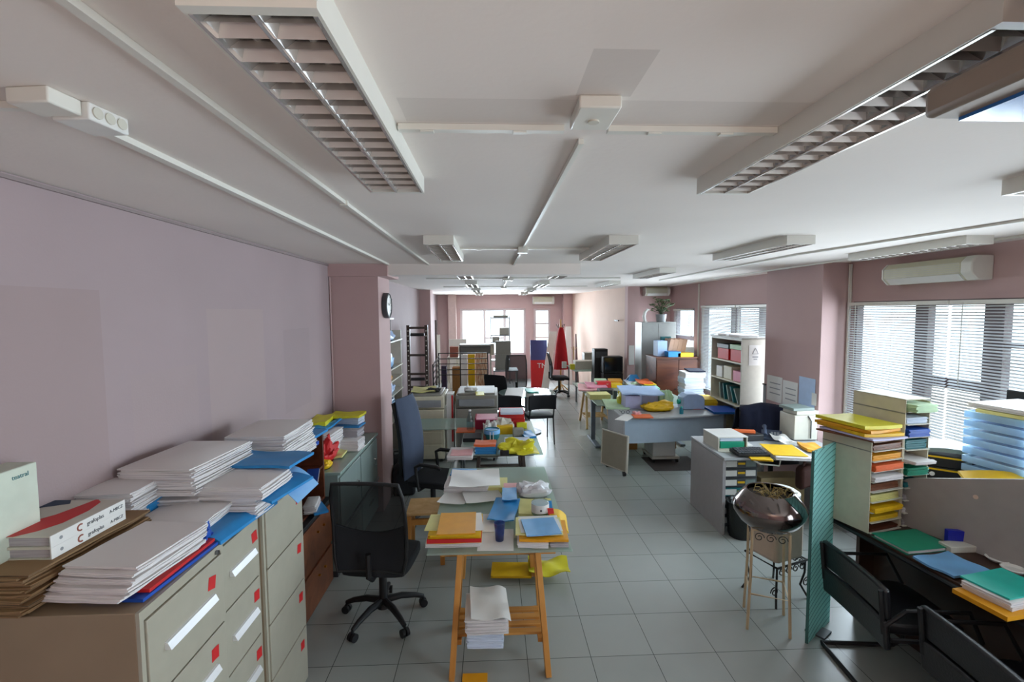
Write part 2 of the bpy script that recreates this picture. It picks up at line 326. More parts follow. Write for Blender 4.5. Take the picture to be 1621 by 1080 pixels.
def window_b(n, x0,x1,z0,z1, mull, rails):
    root=bpy.data.objects.new('window_%d'%n,None); C.objects.link(root); root['kind']='structure'; cx=(x0+x1)/2; root.location=(cx,YB+.1,z0)
    m=MB(); t=.035
    m.box(x0-cx,x1-cx,-t,t,0,.07); m.box(x0-cx,x1-cx,-t,t,z1-z0-.07,z1-z0); m.box(x0-cx,x0-cx+.08,-t,t,.07,z1-z0-.07); m.box(x1-cx-.06,x1-cx,-t,t,.07,z1-z0-.07)
    for a,c in mull: m.box(a-cx,c-cx,-t,t,.07,z1-z0-.07)
    for a,c,z,h in rails: m.box(a-cx,c-cx,-t*.8,t*.8,z-z0-h/2,z-z0+h/2)
    m.go('window_frame',MATS['frameglare'],root); MB().box(x0-cx+.03,x1-cx-.03,-.003,.003,.03,z1-z0-.03).go('window_pane',MATS['pane'],root)  # back frames use a lightened colour that paints in the window glare
window_r(1,2.0,5.0,.72,2.27,[(4.12,4.25),(3.48,3.63),(2.75,2.87)],[(3.63,4.12,1.54,.09),(2.0,3.48,1.9,.03)],'framedark')
window_r(2,6.13,8.64,.72,2.27,[(7.47,7.66),(6.72,6.84)],[(6.84,7.47,1.3,.08)],'framedark')
window_r(3,9.04,9.98,1.0,2.22,[],[(9.04,9.98,1.62,.09)])
window_b(4,-1.01,1.07,.77,2.26,[(-.28,-.2),(.36,.45)],[(-.2,.36,1.32,.05)])
window_b(5,1.33,1.86,.77,2.25,[],[(1.33,1.86,1.77,.05),(1.33,1.86,1.32,.05)])
window_r(6,-1.2,.6,.75,2.27,[(-.3,-.2)],[])  # unseen window, added to light the near end of the room
# venetian blinds
def blind(label, y0,y1,z0,z1,x=XR-.05,tilt=.5,pitch=.0255,wand=True):
    L_=y1-y0; cy=(y0+y1)/2
    t=thing('venetian_blind',label,'blind',(x,cy,z1),0,'venetian blinds on the window wall')
    MB().box(-.02,.02,-L_/2,L_/2,-.03,.005).go('headrail',MATS['plastic_white'],t)
    m=MB(); n=int((z1-z0-.05)/pitch); ca,sa=math.cos(tilt)*.0125,math.sin(tilt)*.0125
    for i in range(n):
        z=-.045-i*pitch; a=.0004
        m.add([(-ca,-L_/2,z-sa),(0,-L_/2,z+.0016),(ca,-L_/2,z+sa),(-ca,L_/2,z-sa),(0,L_/2,z+.0016),(ca,L_/2,z+sa)],[(0,1,4,3),(1,2,5,4)])
    m.go('slats',MATS['slat'],t,ang=2)
    MB().box(-.012,.012,-L_/2,L_/2,z0-z1,z0-z1+.018).go('bottom_rail',MATS['slat'],t)
    m=MB()
    k=max(2,int(L_/.55))
    for i in range(k+1):
        yy=-L_/2+.1+(L_-.2)*i/k
        for xx in (-.0135,.0135): m.cyl((xx,yy,0),(xx,yy,z0-z1+.01),.0011,n=5)
    m.go('ladder_cord',MATS['white'],t)
    if wand: MB().tube([(-.03,L_/2-.12,-.01),(-.035,L_/2-.12,-.7)],.004,6).go('wand',MATS['plastic_white'],t)
    return t
blind('wide venetian blind beside the pillar, behind the tallest tray tower',3.865,4.99,.74,2.255)
blind('venetian blind next to the blue letter trays and the dark monitor',2.66,3.845,.74,2.255)
blind('venetian blind hanging past the desk with the laptop shaped grey panel',1.4,2.64,.74,2.255)
blind('venetian blind between the white shelf unit and the pillar with taped sheets',6.14,7.36,.74,2.255,tilt=.85)
blind('venetian blind behind the box shelf, beside the brown cabinet',7.39,8.63,.74,2.255,tilt=.75)
blind('small half lowered venetian blind over the narrow window near the locker',9.06,9.96,1.66,2.2,tilt=.5,wand=False)
# outside: a pale block across the street, far beyond the panes
ext=mat('facade','cdbfae',.8,nz=.05,ns=.5); extw=mat('facade_window','3d5a60',.3)
m=MB(); m.box(13,15,-3.5,3.4,-6,9); m.box(13,15,3.4,20,-6,-.4)
o=m.go('exterior_building',[ext]); o['kind']='structure'
m=MB()
for i in range(4):
    for z in (-.2,2.6,5.4): m.box(12.93,12.99,-2.8+i*1.6,-2.0+i*1.6,z,z+1.5)
q=m.go('window_pane',extw,o)
# ---------------------------------------------------------------- ceiling lights
def light(label, x, y, L_=1.09, W=.2, n=14, group='twin tube ceiling lights'):
    t=thing('ceiling_light',label,'ceiling light',(x,y,ZC),0,group); h=.06; w=W/2; l=L_/2
    m=MB(); m.box(-w,w,-l,l,-.012,0); m.box(-w,-w+.006,-l,l,-h,-.012); m.box(w-.006,w,-l,l,-h,-.012); m.box(-w+.006,w-.006,-l,-l+.02,-h,-.012); m.box(-w+.006,w-.006,l-.02,l,-h,-.012)
    m.go('housing',MATS['plastic_white'],t)
    for s in (-1,1):
        m=MB(); c=s*(w-.006)/2; hw=(w-.014)/2; P=[]
        for i in range(7):
            a=-1+2*i/6; P.append((c+a*hw, -.016-.04*abs(a)**2.2))
        m.add([(px,yy,pz) for yy in (-l+.02,l-.02) for px,pz in P],[(i,i+1,8+i,7+i) for i in range(6)])
        m.go('reflector',MATS['reflector'],t)
        m=MB()
        for i in range(n):
            yy=-l+.03+(L_-.06)*(i+.5)/n
            for sg in (-1,1):    # each lamella is a V: two facets meeting at its upper edge
                m.add([(c-hw,yy,-.022),(c+hw,yy,-.022),(c+hw,yy+sg*.022,-h+.004),(c-hw,yy+sg*.022,-h+.004),(c,yy+sg*.014,-.045)],[(0,1,4),(1,2,4),(2,3,4),(3,0,4)])
        m.go('louvre',MATS['louvre'],t)
        MB().cyl((c,-l+.03,-.03),(c,l-.03,-.03),.008,n=8).go('lamp_tube',MATS['white'],t)
    m=MB()
    for px in (-w+.009,0,w-.009): m.box(px-.0035,px+.0035,-l+.02,l-.02,-h-.001,-h+.03)
    m.go('side_rail',MATS['reflector'],t)
    return t
LL=[(-.35,1.27,'long louvred ceiling light nearest the pink wall, beside the three-socket box'),(.892,1.27,'long louvred ceiling light with glowing facets beside the dark hanging panel'),
 (2.12,1.27,'louvred ceiling light cut by the frame edge above the brown desk'),
 (-.35,3.72,'louvred ceiling light in front of the beam above the glass tables'),(.892,3.72,'louvred ceiling light in front of the beam over the walkway'),
 (2.12,3.72,'louvred ceiling light above the metal planter'),(3.4,3.72,'louvred ceiling light beside the wall air conditioner over the blinds'),
 (-.35,6.17,'ceiling light just behind the beam above the copiers'),(.892,6.17,'ceiling light just behind the beam, over the aisle by the curved desk'),(2.12,6.17,'ceiling light over the curved grey desk, clear of the beam'),
 (-.35,8.62,'ceiling light over the round glass table side, second row behind the beam'),(.892,8.62,'ceiling light behind the beam, second row, near the junction box'),(2.12,8.62,'ceiling light before the locker, next to the lit side wall'),
 (-.35,11.07,'ceiling light over the metal railing'),(.892,11.07,'ceiling light over the leaning white board'),(-.35,13.4,'ceiling light closest to the big rear window'),(.892,13.4,'ceiling light closest to the rear air conditioner')]
for x,y,l in LL: light(l,x,y)
# conduits, junction boxes, sockets
def conduit(label, pts, w=.022, hgt=.016, clips=()):
    t=thing('ceiling_cable_trunking',label,'cable trunking',pts[0])
    m=MB(); o=Vector(pts[0])
    for a,c in zip(pts,pts[1:]): m.bar(Vector(a)-o,Vector(c)-o,w,hgt)
    m.go('trunking',MATS['plastic_white'],t)
    for p in clips: MB().box(-.018,.018,-.008,.008,-.012,.012).go('clip',MATS['plastic_white'],t,loc=Vector(p)-o)
zc=ZC-.009
conduit('white cable trunking from the three-socket box to the pillar head',[(-1.04,1.33,zc),(-1.09,5.05,zc)],.03,.018)
conduit('long thin white cable trunking between socket run and louvred light',[(-.66,-.4,zc),(-.67,5.08,zc)],.02,clips=[(-.665,2.2,zc)])
conduit('white cable trunking joining the big louvred light to the round-capped box',[(-.245,1.31,zc),(.2,1.31,zc)],.024,clips=[(-.17,1.31,zc),(.08,1.31,zc)])
conduit('white cable trunking from the round-capped box towards the dark hanging panel',[(.32,1.31,zc),(.79,1.31,zc)],.024,clips=[(.45,1.31,zc),(.65,1.31,zc)])
conduit('white cable trunking running lengthwise from the big box to the small box',[(.265,1.4,zc),(.25,3.72,zc)],.016)
conduit('short trunking between small ceiling box and light over the glass tables',[(-.25,3.79,zc),(.21,3.79,zc)],.018,clips=[(-.1,3.79,zc)])
conduit('short trunking between small ceiling box and light over the walkway',[(.29,3.79,zc),(.785,3.79,zc)],.018,clips=[(.5,3.79,zc)])
conduit('short trunking running from the small ceiling box to the beam',[(.25,3.85,zc),(.24,5.1,zc)],.016)
conduit('pair-width trunking crossing the ceiling above the tray towers',[(3.08,2.2,zc),(2.8,4.2,zc),(2.84,7.9,zc)],.03)
conduit('trunking hugging the ceiling edge over the blinds and pillar',[(3.72,2.4,zc),(3.6,5.05,zc),(3.6,9.6,zc)],.03)
conduit('stub of trunking from the pink wall to the three-socket box',[(-1.7,1.2,zc),(-1.1,1.2,zc)],.02)
conduit('stub of trunking reaching the three-socket box from over the binders',[(-1.1,.3,zc),(-1.08,1.09,zc)],.026)
conduit('rear trunking across the ceiling behind the beam',[(-1.0,7.3,zc),(2.0,7.3,zc)],.02)
conduit('rearmost trunking across the ceiling',[(-1.0,9.85,zc),(2.0,9.85,zc)],.02)
conduit('lengthwise trunking behind the beam above the copiers',[(.25,5.36,zc),(.25,14.5,zc)],.018)
conduit('thin vertical pipe on the wall between the two blind windows',[(XR-.012,8.84,2.68),(XR-.012,8.84,.1)],.024,.024)
conduit('white vertical pipe in the corner of pillar and blinds',[(3.93,5.035,2.68),(3.93,5.035,.8)],.024,.024)
def jbox(label,x,y,w,d,h=.045,cap=False):
    t=thing('ceiling_junction_box',label,'junction box',(x,y,ZC))
    MB().box(-w/2,w/2,-d/2,d/2,-h,0).go('body',MATS['plastic_white'],t,bev=.004)
    if cap: MB().cyl((.0,.01,-h-.004),(0,.01,-h),.014,n=18).go('cap',MATS['offwhite'],t)
jbox('big square ceiling junction box with a round cap',.258,1.19,.1,.14,.03,True)
jbox('small ceiling junction box between the second row lights',.25,3.79,.08,.1)
jbox('small ceiling junction box behind the beam',.25,7.3,.16,.16)
jbox('tiny far ceiling junction box near the rear window',.25,9.85,.12,.12)
t=thing('socket_strip','white ceiling box with three round sockets in a row','socket box',(-.99,1.2,ZC),-.1)
MB().box(-.07,.03,-.09,-.011,-.036,0).go('body',MATS['plastic_white'],t,bev=.004)
MB().box(-.05,.045,-.01,.10,-.042,0).go('socket_bar',MATS['white'],t,bev=.004)
for i in range(3): MB().cyl((.0455,.012+.033*i,-.021),(.0485,.012+.033*i,-.021),.0135,n=20).go('socket',MATS['offwhite'],t)
# air conditioners
def aircon(label,loc,rz,L_=.82,h=.21,d=.19):
    t=thing('wall_mounted_air_conditioner',label,'air conditioner',loc,rz)
    P=[(0,h/2),(-d*.75,h/2),(-d,h*.25),(-d,-h*.2),(-d*.7,-h/2),(0,-h/2)]
    T=Matrix(((0,0,1,0),(1,0,0,0),(0,1,0,0),(0,0,0,1)))
    MB().prism(P,-L_/2,L_/2*.78,T).go('body',MATS['ac_cream'],t,bev=.006)
    MB().prism([(x*1.02,z*1.02) for x,z in P],L_/2*.78,L_/2,T).go('end_cap',MATS['plastic_white'],t,bev=.01)
    MB().prism([(x*1.02,z*1.02) for x,z in P],-L_/2-.02,-L_/2,T).go('side_cap',MATS['plastic_white'],t,bev=.004)
    m=MB()
    for i in range(5): m.box(-L_/2+.02,L_/2*.76,-d-.004,-d+.004,h*.2-i*.018,h*.2-i*.018+.006)
    m.go('intake_grille',MATS['offwhite'],t)
    MB().hexa([(-L_/2+.03,-d*.98,-h*.22),(L_/2*.75,-d*.98,-h*.22),(L_/2*.75,-d*.7,-h*.49),(-L_/2+.03,-d*.7,-h*.49)],[(-L_/2+.03,-d*1.01,-h*.24),(L_/2*.75,-d*1.01,-h*.24),(L_/2*.75,-d*.73,-h*.52),(-L_/2+.03,-d*.73,-h*.52)]).go('air_flap',MATS['white'],t)
    return t
aircon('cream wall air conditioner above the tray tower window',(XR,3.99,2.515),-PI/2,.84,.19,.18)
aircon('cream air conditioner over the grey locker and potted plant',(3.6,10.3,2.59),0,.52,.19,.22)
aircon('cream air conditioner beside the rear window on the far wall',(1.64,YB,2.51),0,.66,.23,.2)
# dark panel hung by the ceiling at the frame edge
t=thing('hanging_panel','dark panel with sky reflection painted blue on its underside, hanging near the louvred light','hanging panel',(1.08,.5,2.52))
MB().box(-.34,.34,-.3,.3,0,.05).go('case',MATS['hangcase'],t,bev=.01)
MB().box(-.29,.34,-.3,.285,-.006,0).go('glass',MATS['hangglass_sky'],t)  # blue of the reflected sky painted into the glass colour
for xx in (-.2,.25): MB().cyl((xx,-.1,.05),(xx,-.1,.18),.012).go('hanger_rod',MATS['darkgrey'],t)
# ================================================================ FURNITURE
# ---- filing cabinets (front faces +x)
def tagq(par, y, z, x=.001, s=.05, m_='red'):   # crooked sticky tag on a drawer face
    a=RN.uniform(-.25,.25)
    MB().sheet(s*.8,s,.0008,2,2,lambda u,v:(0,0,.004*u*u)).go('tape_tag',MATS[m_],par,loc=(y,x,z),rot=(PI/2,a,0))
def filing(label, x, y0, y1, h, tags, handles, dpt=.57, nd=4):
    w=y1-y0; t=thing('filing_cabinet',label,'filing cabinet',(x,(y0+y1)/2,0),PI/2,'cream filing cabinets by the pink wall')
    m=MB(); m.slot(0).box(-w/2,w/2,.012,dpt,.0,h)
    m.go('body',[MATS['creamside']],t,bev=.003)
    m=MB(); m.box(-w/2,-w/2+.018,0,.012,0,h); m.box(w/2-.018,w/2,0,.012,0,h); m.box(-w/2+.018,w/2-.018,0,.012,h-.035,h); m.box(-w/2+.018,w/2-.018,0,.012,0,.05)
    m.go('front_frame',MATS['cream'],t)
    dh=(h-.085)/nd
    for i in range(nd):
        z0=.05+i*dh
        d=MB().box(-w/2+.02,w/2-.02,-.008,.012,z0+.004,z0+dh-.004).go('drawer',MATS['cream'],t,bev=.003)
        k=nd-1-i
        if handles:
            hm=MB(); hm.hexa([(-w*.30,-.008,z0+dh*.46),(w*.30,-.008,z0+dh*.46),(w*.30,-.008,z0+dh*.55),(-w*.30,-.008,z0+dh*.55)],[(-w*.30,-.030,z0+dh*.46),(w*.30,-.030,z0+dh*.46),(w*.30,-.018,z0+dh*.545),(-w*.30,-.018,z0+dh*.545)])
            hm.go('handle',MATS['handle'],d)
        if tags and k in tags: tagq(d,tags[k],z0+dh*.72,-.0085)
    MB().cyl((w/2-.05,0,h-.02),(w/2-.05,-.012,h-.02),.009,n=14).go('lock',MATS['steel'],t)
    return t
filing('wide cream filing cabinet nearest the binders, with silver drawer handles',-1.125,1.48,1.945,1.25,{0:.13,1:.13,2:.13},True)
filing('narrow cream filing cabinet between the two wider ones',-1.15,1.947,2.285,1.25,{0:.11,1:.11,2:.11,3:.11},True,.55)
filing('cream filing cabinet with flat drawers beside the brown bookcase',-1.13,2.287,2.76,1.25,{0:.15,1:.15,2:.15,3:.15},False)
# ---- brown bookcase
t=thing('bookcase','dark brown bookcase with two open bays over wooden drawers','bookcase',(-1.36,3.29,0),PI/2)
w,dp,h=.98,.35,1.26; M_=MATS['mahog']
m=MB(); m.box(-w/2,-w/2+.022,0,dp,.7,h); m.box(w/2-.022,w/2,0,dp,.7,h); m.box(-w/2+.022,w/2-.022,0,dp,h-.022,h); m.box(-w/2+.022,w/2-.022,dp-.012,dp,.7,h-.022); m.box(-w/2+.022,w/2-.022,.0,dp-.012,.7,.718)
m.go('carcass',M_,t,bev=.002)
MB().box(-w/2+.022,w/2-.022,.005,dp-.012,.955,.972).go('shelf',M_,t)
MB().box(-w/2-.01,w/2+.01,-.03,dp,0,.665).go('base_unit',MATS['mahoglite'],t,bev=.003)
MB().box(-w/2-.02,w/2+.02,-.045,dp,.666,.699).go('ledge',MATS['black'],t,bev=.003)
for z0,z1 in ((.02,.315),(.345,.655)):
    d=MB().box(-w/2+.005,w/2-.005,-.045,-.03,z0,z1).go('drawer',MATS['mahoglite'],t,bev=.003)
    m=MB()
    for i in range(2): m.cyl((.18+.12*i,-.045,(z0+z1)/2+.06),(.18+.12*i,-.06,(z0+z1)/2+.06),.009,n=12)
    m.go('knob',mat('brass','c08a35',.3,1,nz=0),d)
# ---- green-grey metal cabinet
t=thing('metal_cabinet','low grey green metal cabinet with sliding doors beside the pillar','cabinet',(-1.245,4.43,0),PI/2)
w,dp,h=1.24,.47,.89
MB().box(-w/2,w/2,.02,dp,.06,h-.02).go('body',MATS['greymetal'],t,bev=.003)
MB().box(-w/2-.01,w/2+.01,-.005,dp,h-.02,h+.005).go('top',MATS['greentop'],t,bev=.004)
MB().box(-w/2+.02,w/2-.02,.05,dp-.02,0,.06).go('plinth',MATS['darkgrey'],t)
for x0,x1,y0 in ((-w/2+.01,-w*.02,.004),(w*.0,w/2-.01,.004)):
    d=MB().box(x0,x1,y0,y0+.016,.42,h-.05).go('door',MATS['greymetal'],t,bev=.003)
    MB().tube([((x0+x1)/2+.16,y0,.66),((x0+x1)/2+.16,y0-.02,.655),((x0+x1)/2+.16,y0-.02,.6),((x0+x1)/2+.16,y0,.595)],.006,8).go('handle',MATS['chrome'],d)
    d=MB().box(x0,x1,y0,y0+.016,.08,.38).go('drawer',MATS['greymetal'],t,bev=.003)
    MB().box((x0+x1)/2-.08,(x0+x1)/2+.08,y0-.012,y0,.25,.262).go('handle',MATS['chrome'],d)
MB().box(-w/2,w/2,-.006,.004,.385,.415).go('rail',MATS['alu'],t)
# ---- trestle tables
def trestle(t, y, w=.72, top=.715, z_shelf=.2, x0=0, splay=.05, mat1='pine', mat2='pinebar', run=.44):
    for s in (-1,1):
        yt=y+s*.03; yb=y+s*run/2
        MB().box(x0-w/2,x0+w/2,yt-.018,yt+.018,top-.06,top).go('top_bar',MATS[mat2],t,bev=.002)
        for q in (-1,1):
            xa=x0+q*(w/2-.12); xb=x0+q*(w/2-.12+splay)
            MB().bar((xa,yt+s*.037,top-.002),(xb,yb+s*.012,.0),.072,.034,(1,0,0)).go('leg',MATS[mat1],t,bev=.002)
    m=MB()
    f=1-z_shelf/top
    for i in range(4):
        yy=y-run/2*f*.9+run*f*.9*(i+.5)/4; m.box(x0-w/2+.1,x0+w/2-.1,yy-.022,yy+.022,z_shelf-.016,z_shelf)
    for q in (-1,1): m.box(x0+q*(w/2-.11)-.014,x0+q*(w/2-.11)+.014,y-run/2*f,y+run/2*f,z_shelf-.045,z_shelf-.016)
    m.go('slatted_shelf',MATS[mat2],t)
t=thing('glass_table','narrow glass table on pine trestles heaped with yellow folders','table',(.03,3.55,0))
MB().box(-.44,.45,-.765,.785,.716,.73).go('glass_top',MATS['tabletop'],t,bev=.002)
trestle(t,-.62); trestle(t,.45)
t=thing('glass_table','second glass table carrying the magenta and red box files','table',(.08,5.45,0))
MB().box(-.43,.43,-.72,.72,.716,.73).go('glass_top',MATS['tabletop'],t,bev=.002)
trestle(t,-.5,.7,mat1='darkwood',mat2='darkwood'); trestle(t,.45,.7,mat1='darkwood',mat2='darkwood')
t=thing('glass_table','glass side table with a clear edge standing before the copiers','table',(-.68,6.1,0))
MB().box(-.34,.33,-.28,.3,.716,.73).go('glass_top',MATS['tabletop'],t,bev=.002)
for sx in (-.3,.28):
    for sy in (-.24,.26): MB().cyl((sx,sy,0),(sx,sy,.716),.016,n=12).go('leg',MATS['steel'],t)
# ---- pine stool
t=thing('wooden_stool','small pine stool tucked between the black mesh chair and the glass table','stool',(-.6,4.12,0),.05)
MB().box(-.16,.16,-.16,.18,.445,.47).go('seat',MATS['lightwood'],t,bev=.006)
for sx in (-.135,.135):
    for sy in (-.135,.15):
        MB().bar((sx,sy,.445),(sx*1.08,sy*1.08,0),.038,.038,(1,0,0)).go('leg',MATS['pine'],t,bev=.003)
for sx in (-.135,.135): MB().box(sx-.012,sx+.012,-.12,.13,.36,.41).go('apron',MATS['pine'],t)
for sy in (-.135,.15): MB().box(-.12,.12,sy-.012,sy+.012,.36,.41).go('apron',MATS['pine'],t)
# ---- office chairs
def star_base(t, r=.29, a0=.2, zc=.46, dark='black'):
    MB().cyl((0,0,.075),(0,0,.15),.045,.03,20).go('hub',MATS[dark],t)
    for i in range(5):
        a=a0+i*2*PI/5; cx,sy=math.cos(a),math.sin(a)
        lg=MB().tube([(cx*.02,sy*.02,.125),(cx*r*.45,sy*r*.45,.125),(cx*r*.8,sy*r*.8,.1),(cx*r,sy*r,.075)],[.026,.023,.019,.015],10).go('base_leg',MATS[dark],t)
        m=MB(); ox,oy=cx*r,sy*r; px,py=-sy,cx
        for s in (-1,1): m.cyl((ox+px*.006*s,oy+py*.006*s,.028),(ox+px*.026*s,oy+py*.026*s,.028),.028,n=16)
        m.cyl((ox,oy,.028),(ox,oy,.078),.008,n=8); m.cyl((ox-px*.02,oy-py*.02,.028),(ox+px*.02,oy+py*.02,.028),.006,n=8)
        m.go('caster',MATS['black'],lg)
    MB().cyl((0,0,.15),(0,0,zc-.08),.028,n=16).go('gas_column',MATS['black'],t); MB().cyl((0,0,.3),(0,0,zc-.04),.016,n=12).go('piston',MATS['steel'],t)
    MB().box(-.1,.1,-.12,.12,zc-.065,zc-.03).go('seat_plate',MATS['black'],t,bev=.006)
def pad(w,d,h,nx=8,ny=8,crown=.02,front=.02,T=None):
    return MB().sheet(w,d,h,nx,ny,lambda u,v:((.5-u)*.12*w*(2*abs(v-.5))**4*.8,(.5-v)*.10*d*(2*abs(u-.5))**4*.8,crown*(1-(2*u-1)**2)*(1-(2*v-1)**2)-front*(max(0,.25-v)/.25)**2),T=T)
def task_chair(label, loc, rz, meshback=True, arms=None, fab='blackfab', zc=.46, bh=.62, bw=.46, lumbar=True, a0=.2, name='office_chair', tilt=.1, reclined=0):
    # local frame: the sitter looks along -y ... backrest stands at +y
    t=thing(name,label,'office chair',loc,rz)
    star_base(t,a0=a0,zc=zc)
    pad(.47,.46,.065).go('seat',MATS['blackfab' if fab=='bluegrey' else fab],t,loc=(0,-.02,zc-.03),bev=.012)
    zb=zc+.02; yb=.225
    B=lambda u,v,o=0:((u-.5)*bw*(1-.10*(2*v-1)**4-.02*v), yb+tilt*(v*bh)-.05*(1-(2*u-1)**2)*(.4+.6*math.sin(v*PI))*1.0+.035*math.sin(v*PI*1.0)*-1+o, zb+v*bh)
    if meshback:
        nx,ny=12,14
        m=MB(); m.add([B(i/nx,j/ny) for j in range(ny+1) for i in range(nx+1)],[(j*(nx+1)+i,j*(nx+1)+i+1,(j+1)*(nx+1)+i+1,(j+1)*(nx+1)+i) for j in range(ny) for i in range(nx)])
        m.go('mesh_back',MATS['mesh'],t)
        P=[B(u,0) for u in (0,.25,.5,.75,1)]+[B(1,v) for v in (.15,.3,.5,.7,.85)]+[B(u,1) for u in (1,.75,.5,.25,0)]+[B(0,v) for v in (.85,.7,.5,.3,.15)]
        MB().tube(P,.013,8,True).go('back_frame',MATS['black'],t)
        if lumbar:
            m=MB(); nx,ny=10,5; vs=[]
            for k in (-.012,.012):
                for j in range(ny+1):
                    for i in range(nx+1): vs.append(B(.03+.94*i/nx,.02+(.40-.12*abs(2*i/nx-1)**2*-1)*j/ny*.95,k))
            q=(nx+1)*(ny+1); fs=[]
            for k in (0,1):
                for j in range(ny):
                    for i in range(nx): fs.append((k*q+j*(nx+1)+i,k*q+j*(nx+1)+i+1,k*q+(j+1)*(nx+1)+i+1,k*q+(j+1)*(nx+1)+i))
            ed=[j*(nx+1) for j in range(ny+1)]+[ny*(nx+1)+i for i in range(1,nx+1)]+[j*(nx+1)+nx for j in range(ny-1,-1,-1)]+[i for i in range(nx-1,0,-1)]
            for a,b2 in zip(ed,ed[1:]+ed[:1]): fs.append((a,b2,q+b2,q+a))
            m.add(vs,fs); m.go('lumbar_pad',MATS[fab],t)
    else:
        m=MB(); nx,ny=10,12; vs=[]; 
        for k in (0,1):
            for j in range(ny+1):
                for i in range(nx+1):
                    u,v=i/nx,j/ny; x,y,z=B(u,v); e=min(1,6*min(u,1-u)+.25)*min(1,7*min(v,1-v)+.25)
                    vs.append((x,y+(.03 if k else -.035)*e,z))
        q=(nx+1)*(ny+1); fs=[]
        for k in (0,1):
            for j in range(ny):
                for i in range(nx): fs.append((k*q+j*(nx+1)+i,k*q+j*(nx+1)+i+1,k*q+(j+1)*(nx+1)+i+1,k*q+(j+1)*(nx+1)+i))
        ed=[j*(nx+1) for j in range(ny+1)]+[ny*(nx+1)+i for i in range(1,nx+1)]+[j*(nx+1)+nx for j in range(ny-1,-1,-1)]+[i for i in range(nx-1,0,-1)]
        for a,b2 in zip(ed,ed[1:]+ed[:1]): fs.append((a,b2,q+b2,q+a))
        m.add(vs,fs); m.go('backrest',MATS[fab],t)
        if fab=='bluegrey':
            m=MB(); m.add([tuple(Vector(B(i/8*.9+.05,j/8*.92+.04,.034))) for j in range(9) for i in range(9)]+[tuple(Vector(B(i/8*.86+.07,j/8*.88+.06,.075))) for j in range(9) for i in range(9)],[(j*9+i+81,j*9+i+82,j*9+i+91,j*9+i+90) for j in range(8) for i in range(8)]+[(j*9+i,j*9+i+9,j*9+i+10,j*9+i+1) for j in range(8) for i in range(8)]+[(i,i+1,i+82,i+81) for i in range(8)]+[(72+i,153+i,154+i,73+i) for i in range(8)]+[(j*9,j*9+81,j*9+90,j*9+9) for j in range(8)]+[(j*9+8,j*9+17,j*9+98,j*9+89) for j in range(8)]); m.go('back_shell',MATS['black'],t)
    MB().tube([(0,.05,zc-.045),(0,.2,zc-.045),(0,yb+.03,zc+.0),(0,yb+.03,zc+.16)],.02,8).go('back_stem',MATS['black'],t)
    if arms:
        for s in (-1,1):
            x=s*.27
            MB().tube([(s*.1,.02,zc-.05),(x,.04,zc-.04),(x,.06,zc+.1),(x,.07,zc+.2),(x,.02,zc+.225),(x,-.16,zc+.215),(x,-.2,zc+.19)],[.012,.014,.016,.018,.02,.02,.014],8).go('armrest',MATS['black'],t)
    return t
task_chair('black mesh office chair beside the filing cabinets, low dark pad across its back',(-.80,3.30,0),PI-.12,True,None,zc=.44,bh=.62,bw=.50,a0=1.15)
task_chair('blue grey high backed office chair with black arm loops facing the red files',(-.64,4.90,0),PI/2-.27,False,True,fab='bluegrey',zc=.44,bh=.84,bw=.46,tilt=.1)
task_chair('black mesh office chair with wavy back beyond the round glass table',(.52,10.0,0),0,True,None,zc=.47,bh=.72,bw=.46,lumbar=False)
task_chair('black office chair with rounded back between copier and round glass table',(.17,9.15,0),2.6,False,None,zc=.5,bh=.45,bw=.5)
task_chair('black swivel chair drawn up at the far glass desk, side on',(1.70,11.9,0),PI/2,True,None,zc=.47,bh=.62,bw=.44)
# ---- chair with the navy jacket, behind the small grey desk
t=task_chair('dark padded office chair with brown armrests wearing a navy jacket',(3.30,5.37,0),.0,False,None,fab='darkgrey',zc=.47,bh=.52,bw=.52,tilt=.14,a0=.5)
for s in (-1,1):
    MB().tube([(s*.1,.02,.42),(s*.29,.04,.44),(s*.3,.08,.66),(s*.3,.02,.7),(s*.3,-.2,.69),(s*.3,-.24,.66)],[.012,.014,.017,.02,.02,.014],8).go('armrest',mat('armbrown','5b4a44',.5),t)
def cloth(w,hf,hb,loc,rz,m_,label,cat,name,thick=.05,seed=1,nx=16,ny=18,par=None):   # cloth hung over a backrest
    r=random.Random(seed); ph=[r.uniform(0,6) for _ in range(6)]; tot=hf+hb
    vs=[]
    for k in (0,1):
        for j in range(ny+1):
            v=j/ny*tot
            for i in range(nx+1):
                u=i/nx-.5
                wav=.012*math.sin(u*26+ph[0]+v*7)+.01*math.sin(u*13+ph[1]-v*11)
                if v<hf: y=-thick+(-.03-(hf-v)*.12)+wav; z=-(hf-v)
                else: y=thick+.01+wav; z=-(v-hf)
                fade=min(1,abs(v-hf)/.05); y*=fade; wd=w*(1+.16*min(1,abs(v-hf)/.3)); z+=.02*math.cos(u*PI)*(1) - .03*abs(u)*2
                if v<hf: z+=.06*abs(u)*(1-fade*.2)*(v/hf<.2)
                vs.append((u*wd,y+(.006 if k else -.006)*(1 if v>hf else -1),z+(.008 if k else 0)*(1-fade)))
    q=(nx+1)*(ny+1); fs=[]
    for k in (0,1):
        for j in range(ny):
            for i in range(nx): fs.append((k*q+j*(nx+1)+i,k*q+j*(nx+1)+i+1,k*q+(j+1)*(nx+1)+i+1,k*q+(j+1)*(nx+1)+i))
    ed=[j*(nx+1) for j in range(ny+1)]+[ny*(nx+1)+i for i in range(1,nx+1)]+[j*(nx+1)+nx for j in range(ny-1,-1,-1)]+[i for i in range(nx-1,0,-1)]
    for a,b2 in zip(ed,ed[1:]+ed[:1]): fs.append((a,b2,q+b2,q+a))
    o=MB().add(vs,fs).go(name,m_,par,loc=loc,rz=rz,ang=1.5); tag(o,label,cat); return o
